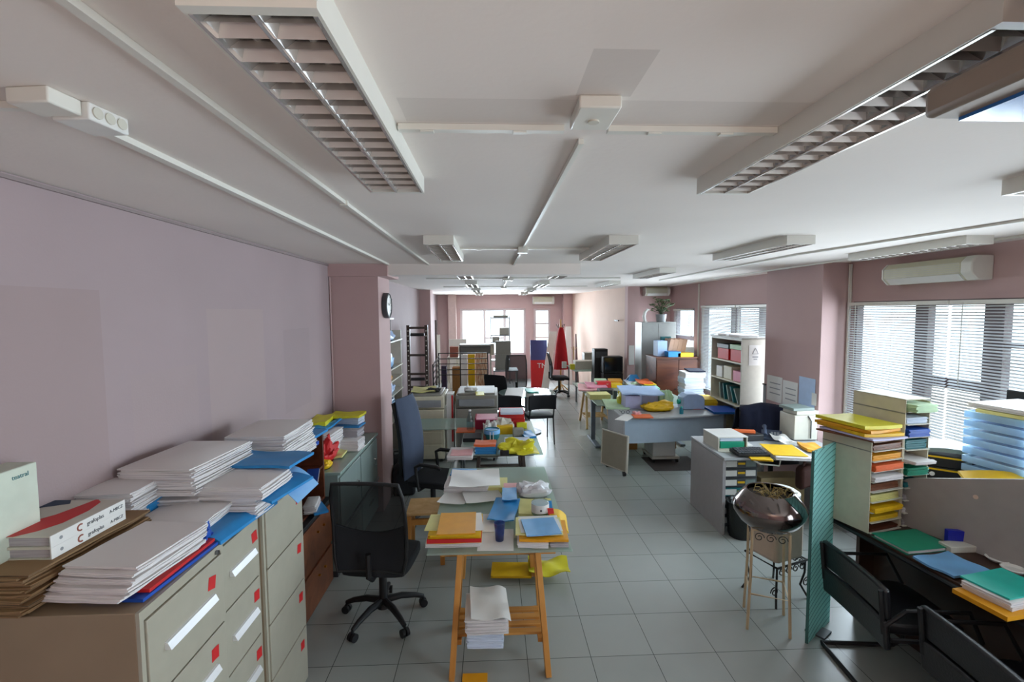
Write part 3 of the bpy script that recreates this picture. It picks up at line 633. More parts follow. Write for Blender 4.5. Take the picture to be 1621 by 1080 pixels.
cloth(.56,.40,.30,(3.30,5.62,1.035),.03,MATS['navy'],'navy blue jacket draped over the padded chair back','jacket','jacket')
# ---- stackable visitor chairs at the round table
def visitor(label, loc, rz):
    t=thing('visitor_chair',label,'chair',loc,rz)
    pad(.44,.42,.05).go('seat',MATS['black'],t,loc=(0,0,.43),bev=.01)
    MB().sheet(.46,.24,.04,10,4,lambda u,v:(0,0,-.05*(2*u-1)**2)).go('backrest',MATS['blackfab'],t,loc=(0,.24,.71),rot=(PI/2-.12,0,0),bev=.014)
    for s in (-1,1):
        MB().tube([(s*.2,.27,.80),(s*.2,.25,.6),(s*.2,.2,.44),(s*.21,.24,0)],.011,8).go('leg',MATS['black'],t)
        MB().tube([(s*.2,.18,.43),(s*.2,-.18,.42),(s*.215,-.21,.36),(s*.22,-.24,0)],.011,8).go('leg',MATS['black'],t)
visitor('black padded visitor chair with thin legs, aisle side of the round table',(.76,7.76,0),PI+.15)
visitor('black padded visitor chair half hidden behind the red files',(.26,7.75,0),PI-.1)
# ---- round glass table
t=thing('round_table','round glass table with a glossy top in the middle of the room','table',(.61,8.38,0))
MB().lathe([(0,0),(.5,0),(.508,.006),(.5,.012),(0,.012)],(0,0,.72),48).go('glass_top',glassy('roundglass','b9d0ca',.22,dens=.3),t)
MB().lathe([(.0,0),(.26,0),(.27,.02),(.05,.05),(.035,.08),(.035,.68),(.14,.715),(0,.719)],(0,0,0),32).go('pedestal',MATS['steel'],t)
# ---- copiers
def copier(label, x0,x1,y0,y1,h, side):
    t=thing('copier',label,'copier',((x0+x1)/2,y0,0)); w=(x1-x0); d=y1-y0
    MB().box(-w/2,w/2,0,d,.06,h*.78).go('body',MATS[side],t,bev=.012)
    MB().box(-w/2-.005,w/2+.005,.02,d,h*.79,h-.03).go('scanner',MATS[side],t,bev=.015)
    MB().box(-w/2+.02,w/2-.04,.04,d-.02,h-.029,h).go('lid',MATS['putty'],t,bev=.01)
    MB().box(-w*.42,w*.42,-.03,.01,h*.82,h*.92).go('control_panel',MATS['grey'],t,bev=.006)
    for i in range(3): MB().box(-w*.43,w*.43,-.012,.004,.1+i*.19,.27+i*.19).go('paper_drawer',MATS[side],t,bev=.005)
    for sx in (-.4,.4):
        for yy in (.08,d-.08): MB().cyl((sx*w-.015,yy,.03),(sx*w+.015,yy,.03),.03,n=14).go('caster',MATS['black'],t)
    return t
copier('beige copier by the wooden wine-rack-like stand, partly behind the blue grey chair',-1.235,-.70,6.72,7.42,1.0,'beige')
copier('grey copier next to the visitor chairs and magenta files',-.535,.07,6.72,7.45,1.01,'putty')
t=thing('carton','tall narrow white carton with red stripes wedged between the copiers','carton',(-.618,6.8,0))
MB().box(-.05,.05,-.03,.2,0,1.0).go('box',MATS['white'],t,bev=.003)
MB().box(.02,.045,-.034,-.03,.3,.98).go('stripe',MATS['red'],t)
# ---- pillar side: clock, black rack, shelf with bags, dark wooden stand
t=thing('wall_clock','round wall clock with a thick dark rim on the pillar side','clock',(-1.205,5.36,2.262))
T=Matrix.Rotation(PI/2,4,'Y')
m=MB().lathe([(0,0),(.138,0),(.142,.01),(.142,.05),(.128,.058),(.125,.045)],n=36); m.v=[tuple(T@Vector(v)) for v in m.v]; m.go('case',MATS['darkgrey'],t)
MB().cyl((.046,0,0),(.048,0,0),.125,n=36).go('dial',MATS['white'],t)
m=MB(); 
for i in range(12):
    a=i*PI/6; m.bar((.0495,.1*math.sin(a),.1*math.cos(a)),(.0495,.116*math.sin(a),.116*math.cos(a)),.006,.002,(1,0,0))
m.go('hour_mark',MATS['black'],t)
for a,l in ((5.2,.06),(1.1,.092)): MB().bar((.051,0,0),(.051,l*math.sin(a),l*math.cos(a)),.006,.002,(1,0,0)).go('hand',MATS['black'],t)
t=thing('coat_hook_rack','black metal rack with hanging rods high on the wall behind the clock','rack',(-1.72,6.25,1.95))
MB().box(.27,.32,-.16,.1,.12,.52).go('panel',MATS['black'],t,bev=.004); MB().box(0,.3,-.02,.02,.44,.48).go('bracket',MATS['black'],t); MB().cyl((.295,-.05,.52),(.295,-.05,.62),.012).go('post',MATS['black'],t)
for i in range(4): MB().cyl((.3,.16+.07*i,-.02),(.3,.16+.07*i,.4),.014,n=10).go('rod',MATS['black'],t)
MB().box(0,.33,.12,.41,.4,.42).go('arm',MATS['black'],t)
MB().box(.02,.34,-.14,.45,.135,.155).go('white_shelf',MATS['white'],t)
t=thing('shelf_unit','pale wall shelf unit stuffed with blue plastic bags behind the pillar','shelf unit',(XL,6.75,0))
MB().box(0,.02,-.75,.75,.6,1.85).go('back_panel',MATS['wall'],t)
for z in (.62,.8,1.0,1.21,1.38,1.77): MB().box(.02,.30,-.75,.75,z-.018,z).go('shelf',MATS['offwhite'],t)
for y in (-.75,.73): MB().box(.02,.28,y,y+.02,0,1.9).go('side_panel',MATS['offwhite'],t)
def blob(label,name,cat,x,y,z,w,d,h,m_,seed=1,rz=0,amp=.18,group=None,n=14):     # soft bag of film or cloth resting on z
    r=random.Random(seed); ph=[r.uniform(0,6.3) for _ in range(12)]; vs=[]; n=30; K=14
    from mathutils import noise
    off=Vector((seed*3.7,seed*1.3,seed*.9))
    rings=[[0]]; vs.append((0,0,0))
    for k in range(1,K):
        f=k/K; ang=f*PI; rr=max(.15,math.sin(ang))**.55 if f>.08 else .82; zz=(1-math.cos(ang))/2; zz=max(0,(zz-.06)/.94)
        rings.append(list(range(len(vs),len(vs)+n)))
        for i in range(n):
            a=2*PI*i/n; cx=math.copysign(abs(math.cos(a))**.7,math.cos(a)); sy=math.copysign(abs(math.sin(a))**.7,math.sin(a))
            p=Vector((cx*rr,sy*rr,zz)); q=noise.noise(p*1.6+off)*1.1+abs(noise.noise(p*3.4+off))*1.0-.35
            e=1+amp*1.5*q*(.35+.65*zz); zf=max(0,zz*(1+amp*2.0*q*(zz>.05)))
            vs.append((cx*rr*e*w/2,sy*rr*e*d/2,zf*h))
    rings.append([len(vs)]); vs.append((0,0,h*(1+amp*.3)))
    fs=[]
    for a,b2 in zip(rings,rings[1:]):
        for i in range(n):
            j=(i+1)%n
            if len(a)==1: fs.append((a[0],b2[j],b2[i]))
            elif len(b2)==1: fs.append((a[i],a[j],b2[0]))
            else: fs.append((a[i],a[j],b2[j],b2[i]))
    o=MB().add(vs,fs).go(name,m_ if not isinstance(m_,str) else MATS[m_],loc=(x,y,z),rz=rz,ang=.42); tag(o,label,cat,group); return o
for i,(y,z,w,h,m_,lb) in enumerate([(6.75,1.77,.9,.13,'paleblue','pale blue plastic bag on the topmost wall shelf behind the clock'),(6.7,1.38,.85,.22,'skyblue','large bright blue plastic bag on the second wall shelf down'),
    (6.65,1.21,.6,.10,'amber','amber packet on the third wall shelf, between blue bags'),(6.65,1.0,.75,.13,'paleblue','crumpled pale blue bag below the amber packet'),(6.75,.8,.9,.13,'skyblue','blue plastic bag just above the lowest wall shelf')]):
    blob(lb,'plastic_bag' if m_!='amber' else 'packet','bag',XL+.165,y,z+.001,.25,w,h,m_,seed=i+3,amp=.25)
t=thing('wooden_stand','tall dark wooden stand with studded posts behind the beige copier','stand',(-1.42,9.0,0))
for sx in (-.17,.17):
    MB().box(sx-.03,sx+.03,-.03,.03,0,1.93).go('post',MATS['darkwood'],t,bev=.003)
    m=MB()
    for i in range(14): m.cyl((sx,-.03,.6+i*.094),(sx,-.045,.6+i*.094),.012,n=8)
    m.go('peg',MATS['offwhite'],t)
for z in (.75,1.0,1.36,1.88): MB().box(-.14,.14,-.03,.03,z-.02,z+.02).go('crossbar',MATS['darkwood'],t)
for z in (.9,1.75): MB().cyl((-.13,.0,z),(.13,.0,z),.03,n=12).go('roll',MATS['black'],t)
# ---- bags on the floor beside the pillar
for i,(x,y,w,lb) in enumerate([(-1.2,5.95,.3,'rounded black bag with a chrome stud on the floor past the pillar'),(-1.08,5.62,.26,'dark bag on the floor closest to the blue grey chair')]):
    t=thing('travel_bag',lb,'bag',(x,y,0),.2)
    MB().sheet(w,.26,.33,6,6,lambda u,v:(0,0,.05*(1-(2*u-1)**2)*(1-(2*v-1)**2))).go('body',MATS['blackfab'],t,bev=.05)
    MB().cyl((.0,-.13,.28),(.0,-.145,.28),.018,n=14).go('stud',MATS['chrome'],t); MB().tube([(-.07,0,.35),(-.06,0,.42),(.06,0,.42),(.07,0,.35)],.01,8).go('handle',MATS['black'],t)
# ---- stairwell railing, plotter and things round it
t=thing('metal_railing','dark metal stair railing with four bars behind the grey copier','railing',(-.68,11.0,0))
for x in (-.57,-.07,.57): MB().box(x-.014,x+.014,-.014,.014,0,1.22).go('post',MATS['iron'],t)
for z in (.70,.82,.96,1.08,1.21): MB().box(-.57,.57,-.01,.01,z-.009,z+.009).go('bar',MATS['iron'],t)
for z in (.70,.82,.96,1.08,1.15): MB().bar((-.57,0,z),(-.60,-.85,z-.12),.018,.018).go('bar',MATS['iron'],t)
MB().box(-.614,-.586,-.87,-.84,0,1.05).go('post',MATS['iron'],t)
t=thing('plotter','long dark grey wide format printer on legs beyond the railing','printer',(-.45,12.6,0))
MB().box(-.42,.45,-.18,.2,1.06,1.26).go('body',MATS['darkgrey'],t,bev=.03); MB().box(-.42,.45,-.2,.18,1.262,1.31).go('lid',MATS['grey'],t,bev=.01); MB().box(.40,.5,-.2,.2,1.02,1.32).go('end_housing',MATS['putty'],t,bev=.02)
for x in (-.36,.4): MB().box(x-.025,x+.025,-.03,.03,.04,1.06).go('leg',MATS['grey'],t); MB().box(x-.03,x+.03,-.3,.3,0,.05).go('foot',MATS['grey'],t)
def fbox(label,name,cat,x0,x1,yt,yb,z0,dpt,m_,bev=.004,rz=0,group=None,y=None):      # a box whose front face the photo shows; bottom on z0
    if y is None:
        a=at(x0,yb,'z',z0); c=at(x1,yb,'z',z0); y=(a.y+c.y)/2
    X0=at(x0,yb,'y',y).x; X1=at(x1,yb,'y',y).x; z1=at((x0+x1)/2,yt,'y',y).z
    o=MB().box(-(X1-X0)/2,(X1-X0)/2,0,dpt,0,z1-z0).go(name,MATS[m_] if isinstance(m_,str) else m_,loc=((X0+X1)/2,y,z0),rz=rz,bev=bev); tag(o,label,cat,group); return o
fbox('yellow panel standing behind the railing bars','panel','panel',741,752,561,592,0,.03,'yellow',y=12.0)
fbox('white printed panel next to the yellow one behind the railing','panel','panel',729,740,562,596,0,.03,'white',y=12.02)
po=mat('posterart','d8b48a',.6,nz=0); N,L,b=nodes(po); vo=N.new('ShaderNodeTexVoronoi'); vo.inputs['Scale'].default_value=9; cr=N.new('ShaderNodeValToRGB'); cr.color_ramp.elements[0].color=lin('b5602a'); cr.color_ramp.elements[1].color=lin('efe2c4'); L.new(vo.outputs['Distance'],cr.inputs[0]); L.new(cr.outputs[0],b.inputs['Base Color'])
fbox('board with a brown and cream pattern behind the railing','poster_board','board',753,771,559,598,0,.025,po,y=12.04)
fbox('open brown cardboard box standing behind the railing','cardboard_box','box',716,728,582,606,0,.25,'brownboard',y=11.4)
fbox('dark purple crate by the railing corner','crate','box',699,707,580,608,0,.2,mat('purple','3a2f46',.6),y=11.25)
fbox('red brown carton on the plotter end','carton','carton',712,725,549,559,.9855,.2,mat('terracotta','8d5344',.7),y=12.3)
t=thing('side_table','plain pale table carrying the red brown carton beyond the railing','table',(-1.04,12.45,0))
MB().box(-.14,.14,-.2,.3,.96,.985).go('top',MATS['offwhite'],t)
for sx in (-.12,.12):
    for sy in (-.17,.27): MB().box(sx-.015,sx+.015,sy-.015,sy+.015,0,.96).go('leg',MATS['offwhite'],t)
fbox('grey white backing panel propped behind the red brown carton','panel','panel',711,739,537,570,0,.03,'plastic_white',y=13.3)
fbox('slanted dark strip leaning in the corner by the pale board','leaning_strip','strip',689,692,507,560,0,.02,'darkwood',y=13.9,rz=.1)
fbox('pale board leaning in the corner before the rear pillar','leaning_board','board',685,697,530,580,0,.02,'offwhite',y=14.3)
# computer corner in the middle distance
t=thing('computer_desk','grey desk beyond the railing holding a grey screen seen from behind','desk',(.32,11.6,0))
MB().box(-.3,.3,-.3,.35,.72,.745).go('top',MATS['grey'],t)
for sx in (-.28,.28): MB().box(sx-.012,sx+.012,-.28,.33,0,.72).go('side_panel',MATS['putty'],t)
fbox('pale desktop computer case under the grey screen','computer_case','computer',784,806,562,587,.746,.3,'putty',y=11.5)
t=thing('monitor','grey box screen seen from behind, next to the rear window','monitor',(.27,11.65,1.1))
MB().box(-.19,.19,-.02,.12,0,.34).go('casing',MATS['putty'],t,bev=.015); MB().box(-.08,.08,-.0,.1,-.01,0).go('stand',MATS['grey'],t)
t=thing('metal_rack','open metal rack with printers standing against the big rear window','rack',(.24,14.2,0))
for sx in (-.28,.28):
    for sy in (-.2,.2): MB().box(sx-.012,sx+.012,sy-.012,sy+.012,0,2.02).go('post',MATS['grey'],t)
for z in (.7,1.25,1.45,1.98): MB().box(-.28,.28,-.2,.2,z-.015,z+.015).go('shelf',MATS['grey'],t)
for x,z,w,h,lb in ((.12,1.466,.3,.22,'grey printer on the metal rack before the rear window'),(-.13,1.266,.22,.14,'small dark device on the lower level of the window rack'),(.02,1.996,.44,.06,'flat grey box on top of the window rack')):
    o=MB().box(-w/2,w/2,-.15,.15,0,h).go('printer',MATS['putty'],loc=(.24+x,14.2,z),bev=.02); tag(o,lb,'printer')
# poster boards and leaning boards near the rear window
t=thing('poster_board','blue and red poster board with white letters leaning near the rear window','board',(1.33,13.2,0),.05)
m=MB(); m.hexa([(-.24,0,0),(.24,0,0),(.24,.02,0),(-.24,.02,0)],[(-.24,.1,.78),(.24,.1,.78),(.24,.12,.78),(-.24,.12,.78)]); m.go('red_field',MATS['red'],t)
m=MB(); m.hexa([(-.24,.1,.78),(.24,.1,.78),(.24,.12,.78),(-.24,.12,.78)],[(-.24,.17,1.35),(.24,.17,1.35),(.24,.19,1.35),(-.24,.19,1.35)]); m.go('blue_field',mat('posterblue','3b3f74',.5),t)
text_mesh('lettering','TN',.2,MATS['white'],t,(.08,.07,.62),(PI/2-.128,0,0))
t=thing('leaning_plank','narrow white folding board leaning in the aisle before the coat stand','board',(1.46,12.9,0),-.05)
m=MB(); m.hexa([(-.12,-.1,0),(.08,-.1,0),(.08,-.07,0),(-.12,-.07,0)],[(.13,.25,1.6),(.34,.25,1.6),(.34,.28,1.6),(.13,.28,1.6)]); m.go('board',MATS['white'],t,bev=.004)
t=thing('coat_stand','wooden coat stand with curved pegs holding the red coat','coat stand',(1.84,12.6,0))
MB().cyl((0,0,.03),(.0,0,1.95),.022,n=14).go('pole',MATS['lightwood'],t); 
for i in range(4):
    a=i*PI/2+.4; MB().tube([(0,0,.2),(math.cos(a)*.12,math.sin(a)*.12,.12),(math.cos(a)*.24,math.sin(a)*.24,.015)],.016,8).go('foot',MATS['lightwood'],t)
    MB().tube([(0,0,1.72),(math.cos(a)*.08,math.sin(a)*.08,1.72),(math.cos(a)*.13,math.sin(a)*.13,1.82)],.01,8).go('hook',MATS['darkwood'],t)
def hang(label,name,cat,x,y,z0,z1,w0,w1,d,m_,seed=2):
    r=random.Random(seed); n=28; prof=[]; vs=[]; rows=12
    for j in range(rows+1):
        f=j/rows; z=z1+(z0-z1)*f; w=w0+(w1-w0)*f**.7
        for i in range(n):
            a=2*PI*i/n; e=1+.10*f*math.sin(a*6+1.3*seed)+.05*math.sin(a*9+f*3)
            vs.append((math.cos(a)*w/2*e, math.sin(a)*d/2*e*(.5+.5*f), z-z0))
    fs=[(j*n+i,j*n+(i+1)%n,(j+1)*n+(i+1)%n,(j+1)*n+i) for j in range(rows) for i in range(n)]+[tuple(range(n)),tuple(range((rows+1)*n-1,rows*n-1,-1))]
    o=MB().add(vs,fs).go(name,m_,loc=(x,y,z0),ang=1.2); tag(o,label,cat); return o
hang('bright red coat hanging from the wooden coat stand','coat','coat',1.83,12.42,.62,1.74,.1,.38,.2,MATS['redfab'])
o=MB().hexa([(-.06,0,0),(.06,0,0),(.06,.02,0),(-.06,.02,0)],[(0,.3,1.5),(.03,.3,1.5),(.03,.32,1.5),(0,.32,1.5)]).go('leaning_board',mat('mauveboard','6e5c62',.6),loc=(2.42,13.3,0)); tag(o,'pointed dark board leaning on the lit side wall','board')
o=MB().hexa([(-.2,0,0),(.05,0,0),(.05,.02,0),(-.2,.02,0)],[(-.1,.3,1.7),(.06,.3,1.7),(.06,.32,1.7),(-.1,.32,1.7)]).go('leaning_board',MATS['white'],loc=(2.32,13.8,0)); tag(o,'white sheet board leaning behind the pointed dark one','board')
# far glass desk by the lit wall
t=thing('glass_desk','far glass desk with steel legs by the lit side wall','desk',(2.25,11.65,0))
MB().box(-.30,.42,-.62,.62,.735,.75).go('glass_top',MATS['tabletop'],t)
for sx in (-.25,.36):
    for sy in (-.55,.55): MB().cyl((sx,sy,0),(sx,sy,.735),.02,n=12).go('leg',MATS['steel'],t)
fbox('grey and white computer box on the far glass desk','computer_case','computer',911,942,572,592,.751,.35,'offwhite',y=11.3)
fbox('pale grey box behind the computer box on the far desk','carton','carton',925,941,559,580,.751,.3,'putty',y=11.85)
for i,(px,pt,pb,y,z,m_,lb) in enumerate([(893,573,580,11.6,.751,'white','white mug at the near edge of the far glass desk'),(906,577,585,11.3,.751,'lemon','lime green pad on the far glass desk')]):
    fbox(lb,'mug' if i==0 else 'notepad','desk item',px-3,px+4,pt,pb,z,.08,m_,y=y)
t=thing('document_holder','light wooden post with hooks standing on the far desk','stand',(2.12,12.15,.751))
MB().cyl((0,0,0),(0,0,.5),.014,n=10).go('post',MATS['lightwood'],t); MB().box(-.08,.08,-.06,.06,0,.015).go('base',MATS['lightwood'],t)
for s in (-1,1): MB().tube([(0,0,.42),(s*.05,0,.43),(s*.07,0,.48)],.006,6).go('hook',MATS['lightwood'],t)
for lb,x0,x1,yt,yb,y in (('upright black computer tower on the floor by the lit wall',941,962,553,600,10.66),('wide black screen box in front of the lit wall',955,986,565,600,10.3)):
    t=thing('computer_screen' if 'wide' in lb else 'computer_tower',lb,'computer',(at((x0+x1)/2,yb,'y',y).x,y,0)); w=(at(x1,yb,'y',y).x-at(x0,yb,'y',y).x); z1=at(x0,yt,'y',y).z
    if 'wide' in lb:
        MB().box(-w/2,w/2,0,.28,.79,z1).go('casing',MATS['black'],t,bev=.015); MB().box(-w/2,w/2,.0,.3,.0,.78).go('cabinet',MATS['black'],t,bev=.01); MB().box(-w/2+.03,w/2-.03,-.004,0,.83,z1-.03).go('glass',MATS['screen'],t)
    else: MB().box(-w/2,w/2,0,.3,.0,z1).go('case',MATS['black'],t,bev=.01); MB().box(-w/2+.03,w/2-.03,-.006,0,z1-.2,z1-.06).go('drive_bay',MATS['darkgrey'],t)
o=MB().box(-.02,.02,-.2,.02,0,.03).go('wall_hook',MATS['black'],loc=(2.9,10.98,1.93),rz=.1); tag(o,'small black bracket sticking out of the lit wall','bracket')
o=MB().box(-.06,.06,-.012,0,0,.42).go('wall_notice',MATS['white'],loc=(3.02,10.08,1.0)); tag(o,'slim white notice on the pilaster beside the locker','notice')
# ---- locker, plant, figurine, brown cabinet
t=thing('locker','tall grey steel locker with two doors under the potted plant','locker',(3.35,9.35,0))
MB().box(-.34,.36,.012,.45,0,1.94).go('body',mat('locker','9a9c9a',.4,nz=.04),t,bev=.004)
for x0,x1 in ((-.335,-.005),(.0,.355)):
    d=MB().box(x0,x1,0,.012,.03,1.91).go('door',MATS['locker'],t,bev=.003)
    MB().box(x0+.02 if x0>=0 else x1-.05,x0+.05 if x0>=0 else x1-.02,-.015,0,.95,1.07).go('handle',MATS['darkgrey'],d)
def plant(label,x,y,z,pr,ph,hh,spread,n,lf,potm,seed,dry=False,ls=.07):
    r=random.Random(seed); t=thing('potted_plant',label,'plant',(x,y,z))
    MB().lathe([(0,0),(pr*.8,0),(pr,ph),(pr*.9,ph),(pr*.88,ph-.02),(0,ph-.02)],n=24).go('pot',MATS[potm],t)
    m=MB(); st=MB()
    for i in range(n):
        a=r.uniform(0,6.28); q=r.uniform(.2,1)*spread; zz=ph+r.uniform(.15,1)*hh; c=Vector((math.cos(a)*q,math.sin(a)*q,zz))
        st.tube([(0,0,ph-.02),(c.x*.4,c.y*.4,ph+(zz-ph)*.6),tuple(c)],.003,5)
        for k in range(4):
            b2=r.uniform(0,6.28); d=Vector((math.cos(b2),math.sin(b2),r.uniform(-.4,.5))).normalized()*ls; s2=d.cross(Vector((0,0,1))).normalized()*ls*.42; up=Vector((0,0,ls*.12))
            m.add([c,c+d*.5+s2+up,c+d,c+d*.5-s2+up,c+d*.5],[(0,4,1),(1,4,2),(2,4,3),(3,4,0)])
    m.go('foliage',MATS[lf],t,ang=2); st.go('stem',MATS['leafdark'],t)
    return t
plant('leafy green plant in a grey pot on top of the locker',3.47,9.55,1.94,.11,.16,.34,.24,40,'leaf','grey',5)
t=thing('figurine','small white bent figurine on top of the locker','figurine',(3.12,9.5,1.94))
MB().lathe([(0,0),(.05,0),(.045,.02),(0,.025)],n=16).go('base',MATS['white'],t); MB().tube([(0,0,.02),(-.02,0,.12),(.0,0,.2),(.05,0,.26),(.09,0,.25)],[.03,.035,.03,.025,.015],10).go('figure',MATS['white'],t)
t=thing('wooden_cabinet','reddish brown wooden cabinet in front of the grey locker','cabinet',(3.5,8.65,0))
MB().box(-.43,.41,.02,.6,.0,1.28).go('body',MATS['mahog'],t,bev=.004); MB().box(-.44,.42,.0,.61,1.281,1.30).go('top',MATS['mahoglite'],t,bev=.003)
for x0,x1 in ((-.42,-.01),(.0,.4)): 
    d=MB().box(x0,x1,0,.02,.05,1.25).go('door',MATS['mahog'],t,bev=.003); MB().cyl(((x0+x1)/2+.15,-.0,.7),((x0+x1)/2+.15,-.02,.7),.012,n=12).go('knob',MATS['black'],d)
fbox('stack of folders filed upright against the locker side','file_row','files',1041,1056,540,563,1.301,.25,'paleblue',y=8.85)
for i in range(4):
    o=MB().box(-.04,.04,0,.3,0,.33).go('box_file',mat('peach','cda58c',.7),loc=(3.4+.085*i,8.9,1.301)); o.rotation_euler=(0,.22,0); tag(o,['peach box file leaning first in the row on the brown cabinet','peach box file leaning second in the row on the brown cabinet','peach box file leaning third in the row on the brown cabinet','peach box file closing the leaning row on the brown cabinet'][i],'box file')
fbox('teal arched folder behind the peach box files','folder','folder',1046,1062,533,562,1.301,.05,'teal',y=9.22)
for i,(a,c,t_,b2,m_,lb,y,z) in enumerate([(1058,1078,557,561,'blue','blue folder lying on the brown cabinet edge',8.66,1.301),(1073,1098,559,564,'yellow','yellow folder lying on the brown cabinet edge',8.66,1.301),(1078,1099,550,558,'white','white papers heaped behind the yellow folder by the small window',8.92,1.301)]):
    fbox(lb,'folder' if i<2 else 'paper_stack','folder' if i<2 else 'paper stack',a,c,t_,b2,z,.22,m_,y=y)
# ================================================================ RIGHT-HAND DESKS
# ---- curved grey desk
t=thing('desk','large grey desk with a curved front edge strewn with yellow bags','desk',(1.77,6.25,0))
m=MB(); m.prism([(0,0),(.5,-.03),(1.0,.03),(1.4,.14),(1.62,.3),(1.64,.85),(0,.85)],.71,.735); m.go('top',MATS['deskgrey'],t,bev=.004)
MB().box(.0,.025,.01,.85,0,.71).go('side_panel',MATS['deskside'],t); MB().box(1.56,1.6,.35,.85,0,.71).go('side_panel',MATS['deskside'],t)
m=MB(); 
for i in range(8):
    a=i/8*1.5; c=(i+1)/8*1.5; f=lambda q:.05+.22*(q/1.5)**2
    m.hexa([(.03+a,f(a),.36),(.03+c,f(c),.36),(.03+c,f(c)+.02,.36),(.03+a,f(a)+.02,.36)],[(.03+a,f(a),.705),(.03+c,f(c),.705),(.03+c,f(c)+.02,.705),(.03+a,f(a)+.02,.705)])
m.go('modesty_panel',MATS['deskskytint'],t)  # desk grey tinted blue, sky reflection painted into the panel colour
MB().box(1.42,1.6,.34,.36,0,.71).go('back_panel',MATS['deskside'],t)
# ---- second desk behind it, steel T legs
mat('bluegreymetal','6a7480',.5)
t=thing('glass_desk','glass topped desk on a steel T shaped leg behind the curved desk','desk',(1.64,7.7,0))
MB().box(-.02,1.5,-.56,.5,.712,.727).go('glass_top',MATS['tabletop'],t)
for x in (.03,1.4):
    MB().box(x-.035,x+.035,-.03,.03,.03,.712).go('leg',MATS['bluegreymetal'],t,bev=.004); MB().box(x-.04,x+.04,-.4,.3,0,.04).go('foot',MATS['bluegreymetal'],t,bev=.008)
t=thing('trestle_table','rear table on light wooden trestles piled with pink sheets and folders','table',(2.4,8.95,0))
MB().box(-.78,.64,-.62,.45,.716,.73).go('glass_top',MATS['tabletop'],t)
trestle(t,-.1,.6,x0=-.45,mat1='lightwood',mat2='lightwood',splay=.04,run=.7); trestle(t,-.1,.6,x0=.27,mat1='lightwood',mat2='lightwood',splay=.04,run=.7)
# ---- leaning framed panel, computer case on wheels
t=thing('leaning_board','cream framed panel leaning against the curved desk end','panel',(1.70,6.12,0))
M3=Matrix(((1,0,0,0),(0,1,0,0),(0,0,1,0),(0,0,0,1)))
A0,A1=Vector((-.17,.30,.06)),Vector((.07,-.08,.05)); U0=Vector((.03,.05,.46)); nrm=(A1-A0).cross(U0).normalized()*.03
m=MB(); m.hexa([A0,A1,A1+nrm,A0+nrm],[A0+U0,A1+U0,A1+U0+nrm,A0+U0+nrm]); m.go('board',MATS['cream'],t)
pts=[A0,A1,A1+U0,A0+U0]; m=MB(); m.tube([p+nrm*.5 for p in pts],.02,8,True); m.go('rim',MATS['offwhite'],t)
MB().cyl((A0.x+.05,A0.y,.03),(A0.x+.09,A0.y,.03),.03,n=12).go('caster',MATS['black'],t); MB().cyl((A1.x-.06,A1.y,.03),(A1.x-.02,A1.y,.03),.03,n=12).go('caster',MATS['black'],t)
t=thing('computer_case','white computer case on a wheeled stand under the curved desk','computer',(2.47,6.55,0))
MB().box(-.18,.15,0,.4,.09,.34).go('case',MATS['white'],t,bev=.01); MB().box(-.05,.05,-.006,.0,.3,.32).go('slot',MATS['darkgrey'],t); MB().box(-.2,.2,-.02,.42,.055,.089).go('tray',MATS['offwhite'],t)
for sx in (-.17,.17):
    for sy in (0,.4): MB().cyl((sx-.012,sy,.028),(sx+.012,sy,.028),.027,n=12).go('caster',MATS['black'],t)
o=MB().box(-.35,.35,-.3,.3,0,.006).go('floor_mat',mat('mat','4a4240',.9),loc=(2.55,6.5,0)); tag(o,'dark floor mat under the wheeled computer case','mat')
for i,(x,w,d,h,lb) in enumerate([(2.1,.34,.3,.36,'brown cardboard box beneath the curved desk'),(2.72,.34,.3,.38,'tan cardboard box beneath the far end of the curved desk')]):
    o=MB().box(-w/2,w/2,-d/2,d/2,0,h).go('cardboard_box',MATS['brownboard'],loc=(x,7.35,0),bev=.004); tag(o,lb,'box')
# ---- white shelf unit with boxes
t=thing('bookcase','white shelf unit with open side facing the room and a paper notice','shelf unit',(3.42,6.3,0))
w,d,h=.38,.9,1.78; m=MB(); m.box(0,w,0,.02,0,h); m.box(0,w,d-.02,d,0,h); m.box(0,w,.02,d-.02,h-.025,h); m.box(w-.012,w,.02,d-.02,0,h-.025); m.go('carcass',MATS['offwhite'],t,bev=.002)
MB().box(-.01,w+.005,-.01,d+.01,h,h+.02).go('top_board',MATS['putty'],t)
for z in (.84,1.17,1.45,.45): MB().box(.0,w-.012,.02,d-.02,z-.02,z).go('shelf',MATS['beige'],t)
q=MB().box(.1,.28,-.004,0,1.42,1.7).go('notice',MATS['white'],t)
m=MB()
for a,b2 in (((.15,1.58),(.19,1.66)),((.19,1.66),(.23,1.58)),((.23,1.58),(.15,1.58))): m.bar((a[0],-.006,a[1]),(b2[0],-.006,b2[1]),.006,.003,(0,1,0))
m.box(.15,.23,-.006,-.004,1.53,1.545); m.box(.165,.215,-.006,-.004,1.5,1.512); m.go('notice_print',MATS['grey'],q)
def sbox(label,name,cat,y0,y1,x0,x1,z0,z1,m_,lid=None,bev=.006):
    t=thing(name,label,cat,((x0+x1)/2,(y0+y1)/2,z0)); a,b2,h=(x1-x0)/2,(y1-y0)/2,z1-z0
    MB().box(-a,a,-b2,b2,0,h*(.72 if lid else 1)).go('body',MATS[m_],t,bev=bev)
    if lid: MB().box(-a-.008,a+.008,-b2-.008,b2+.008,h*.72,h).go('lid',MATS[lid],t,bev=.004)
    return t
X0,X1=3.45,3.76
sbox('brick red storage box with a dark lid on the top shelf','storage_box','box',6.72,7.05,X0,X1,1.451,1.68,'red','darkgrey')
sbox('red storage box with a green lid on the top shelf','storage_box','box',6.36,6.66,X0,X1,1.451,1.69,'red','palegreen')
